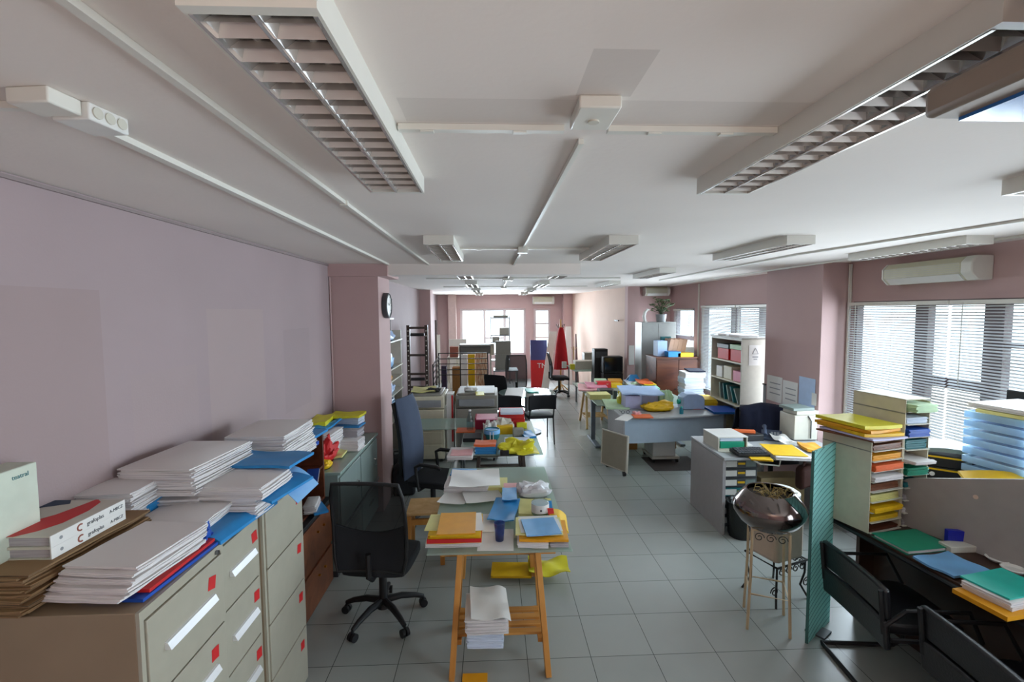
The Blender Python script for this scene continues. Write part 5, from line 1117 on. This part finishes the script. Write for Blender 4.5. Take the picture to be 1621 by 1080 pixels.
blob('crumpled clear white plastic bag behind the jar','plastic_bag','bag',*(lambda p:(p.x,p.y+.08,ZT+.001))(at(846,790,'z',ZT)),.28,.2,.085,mat('bagwhite','d4d6da',.25,alpha=.85,nz=0),seed=6,amp=.16)
leaf('pink roll of film lying across the far heap',[(798,776),(856,772),(856,765),(797,764)],ZT+.05,'palepink',.03,name='film_roll',cat='roll')
leaf('large blue folder in the middle of the glass table',[(765,824),(804,824),(832,790),(790,792)],ZT+.035,'blue',.008,wave=.012,seed=5)
leaf('small blue folder flap behind the large blue one',[(796,792),(816,792),(820,772),(794,773)],ZT+.06,'blue',.006,wave=.004)
leaf('loose white sheet spread towards the black chair',[(690,795),(738,802),(748,776),(712,776)],ZT+.012,'white',.003,curl=.012,name='sheet',cat='sheet')
leaf('second loose white sheet lying over the first',[(735,800),(800,790),(782,770),(732,773)],ZT+.02,'white',.003,curl=.008,name='sheet',cat='sheet')
pile('white stack at the far end of the near glass table',[(700,772),(775,772),(775,748),(712,748)],ZT+.06,.058,seed=33,jit=.009)
leaf('blue folder edge on top of the far white stack',[(712,752),(752,752),(755,742),(716,742)],ZT+.071,'blue',.008)
leaf('white sheet flopped over the far white stack',[(704,775),(785,768),(795,742),(722,748)],ZT+.082,'white',.004,curl=.006,wave=.01,name='sheet',cat='sheet')
leaf('straw folders peeping from the far white stack',[(772,772),(802,772),(803,756),(775,756)],ZT+.045,'paleyellow',.04)
# below the near table
pile('blue grey file pile on the slatted shelf of the front trestle',[(738,1000),(797,1000),(797,978),(742,978)],.31,.108,'paperblue',seed=34,jit=.008)
pile('white stack with curled corner on the trestle shelf pile',[(735,985),(806,982),(800,936),(740,938)],.40,.088,seed=35,jit=.008,puff=.012)
leaf('white sheet curling over the trestle shelf stack',[(748,985),(812,980),(802,930),(742,932)],.43,'white',.003,curl=.01,wave=.012,droop=(.75,.03),name='sheet',cat='sheet')
leaf('yellow folder on the floor beneath the glass table',[(776,912),(842,912),(840,890),(780,890)],.05,'yellow',.02,inner='yellowpile')
leaf('lemon plastic folder spilling past the table side',[(835,915),(905,912),(895,888),(838,888)],.07,'lemon',.006,wave=.05,seed=6)
leaf('yellow folder on the floor at the foot of the front trestle',[(728,1092),(775,1092),(768,1066),(735,1066)],.012,'amber',.012)
# ---- second glass table
pile('white pink papers at the near edge of the second glass table',[(705,724),(750,724),(750,708),(715,708)],ZT+.03,.029,seed=40)
leaf('pink sheet on the papers at the second table edge',[(712,722),(748,721),(748,712),(716,712)],ZT+.035,'palepink',.004,wave=.006,name='sheet',cat='sheet')
pile('blue folder pile under the orange one on the second table',[(751,709),(787,709),(786,700),(754,700)],ZT+.07,.069,'bluepile','folder','folder',seed=41,jit=.005)
leaf('orange folder atop the blue ones on the second table',[(750,704),(786,705),(784,697),(753,697)],ZT+.095,'orange',.024,wave=.006)
blob('heap of lemon yellow plastic sleeves on the second table','plastic_sleeve','sleeve',*(lambda p:(p.x,p.y+.1,ZT+.001))(at(818,720,'z',ZT)),.36,.26,.12,'lemon',seed=10,amp=.3)
leaf('yellow plastic folder spread flat past the second table side',[(815,722),(850,718),(846,702),(815,704)],ZT+.03,'lemon',.008,wave=.02,seed=9)
fbox('black stapler at the near edge of the second table','stapler','stapler',792,806,714,722,ZT,.05,'black')
fbox('black closed laptop beside the striped mug','laptop','laptop',733,762,694,700,ZT,.22,'black')
leaf('orange folder at the edge of the glass side table',[(722,684),(753,684),(752,677),(724,677)],ZT+.012,'orange',.012)
p=at(779,700,'z',ZT); t=thing('mug','blue bowl shaped mug with white stripes on the second table','mug',(p.x,p.y+.05,ZT))
MB().lathe([(0,0),(.05,0),(.08,.04),(.09,.1),(.085,.14),(.078,.14),(.08,.1),(.06,.03),(0,.02)],n=28).go('bowl',MATS['teal'],t); MB().lathe([(.0905,.09),(.0915,.1),(.087,.135),(.086,.13)],n=28).go('band',MATS['skyblue'],t)
for dx in (-.02,.015): MB().box(dx-.005,dx+.005,-.092,-.06,.02,.12).go('stripe',MATS['white'],t)
blob('crumpled white tissue among the mugs and yellow box','tissue','tissue',*(lambda p:(p.x,p.y+.05,ZT+.001))(at(775,690,'z',ZT)),.16,.14,.16,'white',seed=12,amp=.3)
fbox('small red brown box left of the striped mug among papers','small_box','box',765,772,690,700,ZT,.06,'terracotta')
fbox('yellow carton beside the grey one on the second table','carton','carton',786,812,675,688,ZT,.12,'yellow')
fbox('grey brown carton beside the yellow one on the second table','carton','carton',812,829,680,692,ZT,.1,'putty')
leaf('blue folder past the grey brown carton at the table side',[(826,694),(846,690),(842,682),(828,682)],ZT+.03,'blue',.025,wave=.008)
pile('white papers spread behind the yellow sleeves',[(795,706),(842,705),(838,692),(800,692)],ZT+.03,.029,'paperblue',seed=42)
fbox('magenta box file lying on the second glass table','box_file','box file',752,788,662,680,ZT,.26,'magenta')
leaf('dusky pink folder on the magenta box file',[(752,664),(789,663),(786,655),(757,655)],.905,'pink',.012)
fbox('lower red box file next to the magenta one','box_file','box file',791,831,664,676,ZT,.26,'red')
y=at(811,676,'z',ZT).y
fbox('upper red box file next to the magenta one','box_file','box file',790,830,652,663.4,ZT+.10,.26,'red',y=y)
pile('white and blue sheets on top of the red box files',[(790,654),(831,653),(826,646),(794,646)],.955,.025,'paperblue',seed=43)
blob('crumpled cream plastic bag in front of the red box files','plastic_bag','bag',*(lambda p:(p.x,p.y,ZT+.001))(at(797,683,'z',ZT)),.26,.16,.16,'offwhite',seed=14,amp=.2)
fbox('olive yellow carton beneath the red box files front','carton','carton',818,834,670,679,ZT,.06,'lemon')
p=at(744,682,'z',ZT); t=thing('bottle','clear plastic bottle beside the magenta box file','bottle',(p.x,p.y,ZT)); MB().lathe([(0,0),(.04,0),(.042,.15),(.015,.21),(.015,.24),(0,.24)],n=20).go('bottle',MATS['clear'],t); MB().cyl((0,0,.241),(0,0,.258),.016,n=16).go('cap',MATS['white'],t)
# copier tops
blob('white rumpled sheet on the grey copier lid','sheet','sheet',-.33,6.95,1.012,.2,.2,.05,'white',seed=21); blob('dark cable bundle on the beige copier lid','cable_bundle','cable',-.88,7.0,1.002,.2,.2,.045,'black',seed=22,amp=.4)
leaf('yellow leaflet on the grey copier front',[(752,626),(766,625),(766,620),(754,620)],1.02,'lemon',.008)
leaf('rumpled cream papers along the beige copier lid',[(650,622),(690,620),(690,613),(655,613)],1.015,'paleyellow',.012,wave=.02)
leaf('bright green paper on the round glass table',[(832,622),(852,620),(850,615),(834,615)],.745,'turq',.012,wave=.01,name='sheet',cat='sheet')
leaf('white paper lying on the round glass table',[(795,630),(828,630),(828,614),(805,614)],.737,'white',.004,name='sheet',cat='sheet')
o=blob('blue bag on the visitor chair seat by the red files','bag','bag',.27,7.70,.49,.2,.2,.14,'deepblue',seed=31)
# ---- curved grey desk items
ZD=.7365
leaf('white sheet with scissors at the curved desk corner',[(978,664),(995,668),(1005,657),(985,655)],ZD+.003,'white',.002,name='sheet',cat='sheet')
t=thing('eyeglasses','pair of black framed glasses on the curved desk','glasses',(*at(990,655,'z',ZD).xy,ZD))
for s in (-1,1): MB().tube([(s*.035+.025*math.cos(a*.5),.0,.022+.018*math.sin(a*.5)) for a in range(13)],.003,5,True).go('rim',MATS['black'],t); MB().tube([(s*.06,0,.03),(s*.062,.1,.028)],.003,5).go('temple',MATS['black'],t)
leaf('thin red pen case near the beads on the curved desk',[(1002,662),(1030,660),(1030,655),(1004,656)],ZD+.012,'orange',.012,name='pen_case',cat='pen case')
blob('string of pink and white beads on the curved desk','bead_string','beads',*at(1008,657,'z',ZD).xy,ZD+.001,.12,.1,.04,'palepink',seed=41,amp=.4)
blob('large crumpled yellow plastic bag at the middle of the curved desk','plastic_bag','bag',*(lambda p:(p.x,p.y+.14,ZD+.001))(at(1046,653,'z',ZD)),.46,.27,.12,'yellow',seed=42,amp=.22)
fbox('white box with lilac front under the pale blue sheets','carton','carton',990,1014,627,648,ZD,.3,'lilac',y=6.8)
fbox('stack of lilac and white packs behind the yellow bag','carton','carton',1016,1042,626,640,ZD,.3,'lilac',y=7.0)
blob('yellow green plastic bag wrapped round the lilac box','plastic_bag','bag',1.99,7.12,ZD+.001,.14,.2,.19,'lemon',seed=43,amp=.2)
leaf('pale blue sheets fanned over the lilac boxes',[(978,626),(1045,624),(1040,612),(985,612)],.965,'paleblue',.02,wave=.025,seed=12,name='sheet',cat='sheet')
blob('pale green plastic bag beside the lilac packs','plastic_bag','bag',2.62,6.98,ZD+.001,.2,.22,.22,'palegreen',seed=44,amp=.22)
t=thing('projector_roll','large white rounded carton lying on the curved desk','carton',(2.93,6.78,ZD)); T=Matrix(((1,0,0,0),(0,0,1,0),(0,1,0,0),(0,0,0,1)))
MB().prism([(-.16,0),(.16,0),(.16,.15),(.13,.2),(.05,.225),(-.1,.225),(-.16,.18)],-.11,.11,T).go('body',MATS['paleblue'],t,bev=.012); MB().cyl((-.165,0,.1),(-.2,0,.1),.035,n=16).go('tape_roll',MATS['turq'],t)
leaf('pink sheet on the curved desk beside the cyan bottle',[(1078,648),(1104,647),(1102,638),(1082,638)],ZD+.008,'pink',.006,name='sheet',cat='sheet')
leaf('mint sheet on the curved desk next to the pink one',[(1102,646),(1123,645),(1118,637),(1100,637)],ZD+.008,'mint',.006,name='sheet',cat='sheet')
leaf('bright royal blue folder at the end of the curved desk',[(1127,654),(1164,651),(1158,642),(1120,643)],ZD+.03,'deepblue',.028,inner='bluepile')
p=at(1080,656,'z',ZD); t=thing('bottle','small cyan bottle standing on the curved desk','bottle',(p.x,p.y+.03,ZD)); MB().lathe([(0,0),(.026,0),(.028,.06),(.012,.085),(0,.085)],n=20).go('bottle',MATS['bottle'],t); MB().cyl((0,0,.0855),(0,0,.105),.013,n=14).go('cap',MATS['turq'],t)
pile('yellow edged file pile by the white shelf unit',[(1100,634),(1128,632),(1127,625),(1103,625)],ZD+.10,.098,'yellowpile','folder_pile','folder',seed=45,jit=.014,step=.016)
leaf('red folder under the jacket chair side of the curved desk',[(1172,660),(1196,656),(1190,650),(1170,651)],ZD+.01,'magenta',.008)
# ---- desk and table behind
ZE=.7285
fbox('yellow green tray on the glass desk with the T leg','tray','tray',934,967,625,633,ZE,.3,'paleyellow')
fbox('black flat tray behind the yellow green one','tray','tray',950,973,618,624,ZE,.25,'black',y=7.98)
fbox('dark slim bottle beside the black tray','bottle','bottle',971,977,619,634,ZE,.05,'darkgrey')
leaf('grey green folder lying in front of the lilac box',[(955,646),(992,645),(990,632),(958,632)],ZE+.03,'palegreen',.028)
leaf('pink sheets spread at the end of the rear trestle table',[(912,618),(948,618),(948,608),(918,608)],.755,'palepink',.022,wave=.012,name='sheet',cat='sheet')
leaf('second layer of pink sheets close to the red box',[(925,614),(960,613),(956,605),(930,605)],.785,'pink',.02,wave=.01,name='sheet',cat='sheet')
fbox('bright red open box on the rear trestle table','carton','carton',946,967,605,619,.7315,.2,'red',y=8.7)
fbox('yellow carton pressed against the bright red box','carton','carton',967.5,985,608,619,.7315,.2,'yellow',y=8.7)
t=thing('folder','blue folder standing like a tent on the rear table','folder',(2.77,9.1,.7315))
MB().hexa([(-.16,-.14,0),(.16,-.14,0),(.16,-.13,0),(-.16,-.13,0)],[(-.07,-.01,.19),(.07,-.01,.19),(.07,.0,.19),(-.07,.0,.19)]).go('cover',MATS['blue'],t); MB().hexa([(-.16,.14,0),(.16,.14,0),(.16,.13,0),(-.16,.13,0)],[(-.07,.012,.19),(.07,.012,.19),(.07,.002,.19),(-.07,.002,.19)]).go('cover',MATS['blue'],t)
pile('mint folder pile at the back of the rear table',[(940,606),(962,606),(960,599),(942,599)],.83,.098,'palegreen','folder_pile','folder',seed=46)
pile('amber folder pile behind the bright red box',[(962,604),(985,604),(983,599),(964,599)],.82,.088,'amber','folder_pile','folder',seed=47)
pile('pale blue sheets by the tent shaped folder',[(990,610),(1018,609),(1014,601),(992,601)],.80,.068,'paperblue',seed=48)
leaf('red and orange folder fanned at the table end',[(1006,608),(1030,607),(1028,601),(1012,601)],.84,'orange',.02,wave=.02)
pile('pale green sheet pile closing the rear table',[(1014,615),(1041,614),(1036,606),(1017,606)],.81,.078,'mint','paper_stack','paper stack',seed=49,jit=.010)
leaf('yellow folder between orange fan and pale green pile',[(1016,610),(1036,609),(1034,604),(1018,604)],.83,'yellow',.012,wave=.01)
blob('pale green glassy wrapper among the folders of the rear table','wrapper','wrapper',2.72,8.72,.7315,.34,.2,.1,'palegreen',seed=50,amp=.2)
# white paper stack by the brown cabinet
t=thing('side_table','low dark table under the tall white stack by the brown cabinet','table',(3.5,8.15,0)); MB().box(-.22,.24,-.2,.2,.6,.62).go('top',MATS['darkwood'],t)
for sx in (-.19,.21):
    for sy in (-.17,.17): MB().box(sx-.02,sx+.02,sy-.02,sy+.02,0,.6).go('leg',MATS['darkwood'],t)
for i in range(5):
    o=MB().ream(.36-.02*(i%2),.3,.095,jit=.008,seed=60+i).go('paper_stack',MATS['paperblue' if i%2 else 'paper'],loc=(3.52+.012*(-1)**i,8.15,.621+i*.096)); tag(o,['bottom bundle of the tall white stack by the brown cabinet','second bundle up in the tall white stack by the brown cabinet','middle bundle of the tall white stack by the brown cabinet','fourth bundle up in the tall white stack by the brown cabinet','uppermost bundle of the tall white stack by the brown cabinet'][i],'paper stack')
leaf('dark blue folder crowning the tall white stack',[(1086,588),(1112,587),(1110,583),(1090,583)],1.125,'navy',.02)
# ---- small desk flat items
ZS=ZR+.0005
leaf('yellow envelope under the black keyboard tray',[(1182,728),(1216,727),(1212,712),(1184,712)],ZS+.012,'yellow',.012,inner='yellowpile')
t=thing('keyboard','black keyboard tilted on the yellow envelope of the small desk','keyboard',(*at(1188,716,'z',ZS+.03).xy,ZS+.013),.0)
MB().hexa([(-.16,-.08,.0),(.14,-.1,.0),(.14,.1,.0),(-.16,.1,.0)],[(-.16,-.08,.018),(.14,-.1,.018),(.14,.1,.035),(-.16,.1,.035)]).go('case',MATS['black'],t)
m=MB()
for i in range(4):
    for j in range(10): m.box(-.145+j*.028,-.123+j*.028,-.06+i*.036,-.036+i*.036,.024+i*.0045,.034+i*.0045)
m.go('keys',MATS['darkgrey'],t)
leaf('yellow plastic folder at the middle of the small desk',[(1218,722),(1268,720),(1258,704),(1214,705)],ZS+.04,'yellow',.006,curl=.004)
pile('white papers under the yellow plastic folder',[(1220,726),(1274,723),(1264,706),(1218,708)],ZS+.032,.031,seed=70)
leaf('white folded leaflet beside the telephone',[(1226,704),(1252,702),(1248,691),(1230,691)],ZS+.04,'white',.004,wave=.03,name='leaflet',cat='leaflet')
leaf('orange envelope at the far corner of the small desk',[(1272,714),(1300,712),(1294,702),(1272,702)],ZS+.03,'amber',.026,wave=.012)
leaf('grey white sheet beside the file tray',[(1158,706),(1182,704),(1176,690),(1156,691)],ZS+.006,'white',.004,name='sheet',cat='sheet')
leaf('pale grey sheet near the desk front edge',[(1132,716),(1165,716),(1162,704),(1136,704)],ZS+.003,'offwhite',.002,name='sheet',cat='sheet')
# ---- brown desk items
leaf('green plastic folder lying first along the brown desk edge',[(1378,845),(1440,874),(1506,866),(1452,837)],ZB+.022,'green',.02,inner='paper',curl=.002)
leaf('glossy light blue folder lying next along the brown desk edge',[(1441,882),(1510,914),(1572,906),(1502,876)],ZB+.014,'skyblue',.012,wave=.012,seed=7)
leaf('turquoise folder on the thick pile at the frame edge',[(1514,912),(1602,948),(1665,935),(1590,900)],ZB+.075,'turq',.008,curl=.003)
pile('thick layered paper pile under the turquoise folder',[(1512,918),(1606,957),(1668,942),(1590,906)],ZB+.066,.04,'paper',seed=80,jit=.006)
leaf('amber brown folder beneath the layered pile',[(1508,932),(1600,980),(1668,962),(1585,920)],ZB+.025,'amber',.022)
fbox('small white tray with a grey pad on the brown desk','tray','tray',1505,1555,866,876,ZB+.0005,.08,'offwhite')
p=at(1478,872,'z',ZB); o=MB().box(-.05,.05,-.015,.015,0,.1).go('ink_box',MATS['royal'],loc=(2.80,2.66,ZB+.001),rz=-.2); tag(o,'deep blue small box behind the green folder','box')
for i,(px,py,lb) in enumerate([(1590,915,'white round dish at the frame edge of the brown desk'),(1565,898,'small pale round dish beside the light blue folder')]):
    p=at(px,py,'z',ZB); o=MB().lathe([(0,0),(.04,0),(.055,.015),(.05,.018),(.036,.006),(0,.006)],n=28).go('dish',MATS['white'],loc=(p.x+.12,p.y+.06,ZB+.001)); tag(o,lb,'dish')
# yellow folders on the shorter tower
mw=Matrix.Translation((2.405,2.845,ZB+.60))@Matrix.Rotation(.26,4,'Z')
for i,(m_,h,dx,dy,a,lb) in enumerate([('mahoglite',.012,-.06,-.01,.12,'rust folder at the bottom of the pile on the shorter sorter tower'),('lilac',.012,-.05,-.03,.0,'lilac folder second in the pile on the shorter sorter tower'),('yellow',.022,-.04,-.0,-.1,'lower yellow folder on the shorter sorter tower'),('amber',.02,-.05,.01,.1,'amber folder between the yellow ones on the shorter tower'),('lemon',.025,-.03,.02,-.05,'lemon folder topmost on the shorter sorter tower')]):
    z=sum((.012,.012,.022,.02,.025)[:i])+.001*(i+1)
    o=MB().sheet(.31,.36,h*.9,6,6,lambda u,v:(0,0,.01*(1-u)**3)).go('folder',MATS[m_],loc=mw@Vector((.14+dx,.16+dy,z)),rz=.26+a); tag(o,lb,'folder')
# blue tray tower, black box files, yellow folder, dark screen
t=thing('letter_tray_tower','tall tower of clear blue letter trays by the window','letter trays',(3.47,2.92,.0),.15)
for i in range(9):
    z=.95+i*.062
    tr=MB().box(-.19,.25,-.19,.19,z,z+.006).go('tray',MATS['trayblue'],t); m=MB(); m.box(-.19,-.185,-.19,.19,z+.006,z+.045); m.box(.245,.25,-.19,.19,z+.006,z+.045); m.box(-.185,.245,.185,.19,z+.006,z+.045); m.go('tray_wall',MATS['trayblue'],tr)
    MB().ream(.36,.32,.03,jit=.004,seed=90+i,step=.006).go('letter_pile',MATS['paperblue' if i%3 else 'paper'],tr,loc=(.02,0,z+.0065))
MB().box(-.2,.24,-.2,.2,.751,.949).go('plinth',MATS['darkgrey'],t)
o=MB().ream(.46,.36,.03,jit=.008,seed=99).go('paper_stack',MATS['paper'],loc=(3.5,2.92,1.525),rz=.15); tag(o,'white sheets crowning the blue letter tray tower','paper stack')
o=MB().sheet(.4,.3,.02,6,6,lambda u,v:(0,0,.008*math.sin(u*5))).go('folder',MATS['paleyellow'],loc=(3.46,2.88,1.5),rz=.2); tag(o,'olive folder under the white sheets on the blue tray tower','folder')
o=MB().box(-.28,.24,-.1,.13,0,.208).go('storage_box',MATS['darkgrey'],loc=(3.3,3.28,ZB+.001),rz=-.7); tag(o,'dark storage box under the two black box files','box')
for i,(z,m_) in enumerate(((ZB+.211,'x'),(ZB+.302,'y'))):
    t=thing('box_file',['lower black box file with a yellow stripe below the blinds','upper black box file with a yellow stripe below the blinds'][i],'box file',(3.3,3.28,z),-.7)
    MB().box(-.30,.25,-.12,.14,0,.088).go('box',MATS['black'],t,bev=.004); MB().box(-.30,.25,-.1215,-.12,.066,.078).go('stripe',MATS['yellow'],t); MB().cyl((-.05,-.1215,.035),(-.05,-.12,.035),.016,n=10).go('emblem',MATS['dot'],t)
o=MB().sheet(.44,.3,.015,8,6,lambda u,v:(0,0,.05*math.sin(u*2.6))).go('folder',MATS['yellow'],loc=(3.20,2.70,1.06),rot=(.2,.08,-.45)); tag(o,'yellow folder leaning over black box files before the blue trays','folder')
o=MB().box(-.14,.22,-.1,.1,0,.27).go('support_box',MATS['darkgrey'],loc=(3.17,2.70,ZB+.001),rz=-.4); tag(o,'dark box holding up the slanting yellow folder','box')
o=MB().sheet(.34,.3,.03,6,6,lambda u,v:(0,0,.02*math.sin(u*3))).go('folder',MATS['greymetal'],loc=(3.34,3.3,ZB+.392),rz=-.6); tag(o,'grey spiral bound folder on the black box files','folder')
t=thing('monitor','dark monitor standing on the window ledge at the frame edge','monitor',(3.80,2.95,1.47),0)
MB().box(-.02,.02,-.3,.33,.0,.125).go('screen',MATS['black'],t,bev=.006); MB().box(-.03,.03,.26,.32,-1.47,0).go('stand',MATS['black'],t)
# grey panel back (computer screen seen from behind) in front of the trays
TL,BL,BR,TR=[Vector(q) for q in ((2.735,2.99,1.055),(2.725,2.965,ZB+.002),(3.0,2.08,ZB+.002),(3.02,2.10,1.36))]
t=thing('computer_screen','grey brown computer screen seen from behind on the brown desk','computer screen',(BL.x,BL.y,ZB))
o_=Vector((BL.x,BL.y,ZB)); n_=Vector((.028,.009,0)); rim=[]
def arc4(a,b2,c,r):        # rounded corner at b2
    u=(a-b2).normalized()*r; v=(c-b2).normalized()*r; return [b2+u*(1-s)**2+v*s**2 for s in (0,.25,.5,.75,1)]
rim=arc4(BL,TL,TR,.07)+arc4(TL,TR,BR,.07)+arc4(TR,BR,BL,.01)+arc4(BR,BL,TL,.05)
vs=[p-o_ for p in rim]+[p-o_+n_ for p in rim]; k=len(rim)
MB().add(vs,[tuple(range(k)),tuple(range(2*k-1,k-1,-1))]+[(i,(i+1)%k,k+(i+1)%k,k+i) for i in range(k)]).go('casing',MATS['lapgrey'],t)
c_=(BL+TL+BR+TR)/4-o_; d_=(BR-BL).normalized(); lp=at(1545,787,'x',2.83); lp=lp-o_
s_=(lp.x*0); 
pl=-((BL-o_)); nn=(BR-BL).cross(TL-BL).normalized()
q0=Vector((0,0,H)); dirv=(at(1545,787,'z',1.0)-q0); tt=(BL-q0).dot(nn)/dirv.dot(nn); hp=q0+dirv*tt-o_
ax=(BR-BL).normalized(); up=Vector((0,0,1)); nrm=nn if nn.x<0 else -nn
MB().cyl(hp,hp+nrm*.004,.013,n=20).go('light_spot',MATS['spot_glint'],t)  # pale disc painting the reflected light spot on the casing
# ---- black cantilever chairs
def cantilever(label,loc,rz):
    t=thing('cantilever_chair',label,'chair',loc,rz)       # faces -y, back at +y
    pad(.46,.44,.06).go('seat',MATS['blacklea'],t,loc=(0,-.02,.41),bev=.012)
    for z0,z1 in ((.36,.525),(.53,.70)):
        MB().sheet(.56,z1-z0,.035,10,4,lambda u,v:(0,0,-.012*(2*u-1)**2)).go('back_cushion',MATS['blacklea'],t,loc=(0,.24+.02*(z0-.4),(z0+z1)/2),rot=(PI/2-.1,0,0),bev=.012)
    for s in (-1,1):
        x=s*.262
        MB().tube([(x,.27,.69),(x,.245,.45),(x,.20,.41),(x,-.22,.40),(x,-.26,.36),(x,-.26,.05),(x,-.2,.014),(x,.25,.014)],.0125,8).go('frame_tube',MATS['black'],t)
        MB().tube([(x*1.06,.25,.5),(x*1.14,.16,.60),(x*1.14,-.16,.60),(x*1.06,-.25,.42)],.011,8).go('armrest',MATS['black'],t)
    MB().tube([(-.245,.25,.014),(.245,.25,.014)],.0125,8).go('floor_bar',MATS['black'],t)
    return t
cantilever('black leather cantilever chair drawn up to the brown desk beneath the green folder',(2.36,2.58,0),PI/2-.10)
cantilever('black leather cantilever chair cut by the frame corner, bright tubular rim',(2.38,1.90,0),PI/2-.12)
SKY, SUN, SUNDIR, EXPO, FILL = 4.0, 0.0, (.2,-.9,-.5), 0.55, 26.0
DL = [16, 13, 14, 14, 42]
# ================================================================ LIGHT
sc=bpy.context.scene
w=bpy.data.worlds.new('overcast_sky'); sc.world=w; w.use_nodes=True; N=w.node_tree.nodes; L=w.node_tree.links
bg=N['Background']; tc=N.new('ShaderNodeTexCoord'); sp=N.new('ShaderNodeSeparateXYZ'); L.new(tc.outputs['Generated'],sp.inputs[0])
cr=N.new('ShaderNodeValToRGB'); cr.color_ramp.elements[0].position=.42; cr.color_ramp.elements[0].color=(.42,.43,.42,1); cr.color_ramp.elements[1].position=.56; cr.color_ramp.elements[1].color=(.86,.95,1.0,1)
mr=N.new('ShaderNodeMapRange'); mr.inputs['From Min'].default_value=-1; L.new(sp.outputs[2],mr.inputs['Value']); L.new(mr.outputs[0],cr.inputs[0]); L.new(cr.outputs[0],bg.inputs['Color'])
bg.inputs['Strength'].default_value=SKY
def daylight_lamp(name,loc,rot,sx,sy,e,col=(.77,.90,1)):      # area lamp added inside a window, standing in for its skylight
    l=bpy.data.lights.new(name,'AREA'); l.shape='RECTANGLE'; l.size=sx; l.size_y=sy; l.energy=e*sx*sy; l.color=col; l.spread=math.radians(140)
    o=bpy.data.objects.new(name,l); C.objects.link(o); o.location=loc; o.rotation_euler=rot
for i,(a,c,z0,z1) in enumerate(WIN): daylight_lamp('window_fill_lamp',(XR-.09,(a+c)/2,(z0+z1)/2),(0,PI/2,0),z1-z0,c-a,DL[i])
for a,c in ((-1.01,1.07),(1.33,1.86)): daylight_lamp('window_fill_lamp',((a+c)/2,YB-.05,1.51),(-PI/2,0,0),c-a,1.48,DL[4])
sun=bpy.data.lights.new('sun','SUN'); sun.energy=SUN; sun.angle=math.radians(4); sun.color=(1,.93,.85)
so=bpy.data.objects.new('sun',sun); C.objects.link(so); so.rotation_euler=Vector(SUNDIR).to_track_quat('-Z','Y').to_euler()
lp=bpy.data.lights.new('near_fill','AREA'); lp.size=.5; lp.energy=FILL; lp.color=(1,.84,.72)  # added warm fill aimed at the ceiling behind the camera, no lamp body
lo=bpy.data.objects.new('near_fill',lp); C.objects.link(lo); lo.location=(.4,-1.3,1.7); lo.rotation_euler=(PI,0,0)
vs_=sc.view_settings; vs_.view_transform='Standard'; vs_.look='None'; vs_.gamma=1; vs_.use_curve_mapping=False; vs_.exposure=EXPO
sc.display_settings.display_device='sRGB'
cy=sc.cycles; cy.use_denoising=True; cy.max_bounces=10; cy.diffuse_bounces=6; cy.glossy_bounces=4; cy.transparent_max_bounces=24; cy.transmission_bounces=6
cy.sample_clamp_indirect=6; cy.caustics_reflective=False; cy.caustics_refractive=False
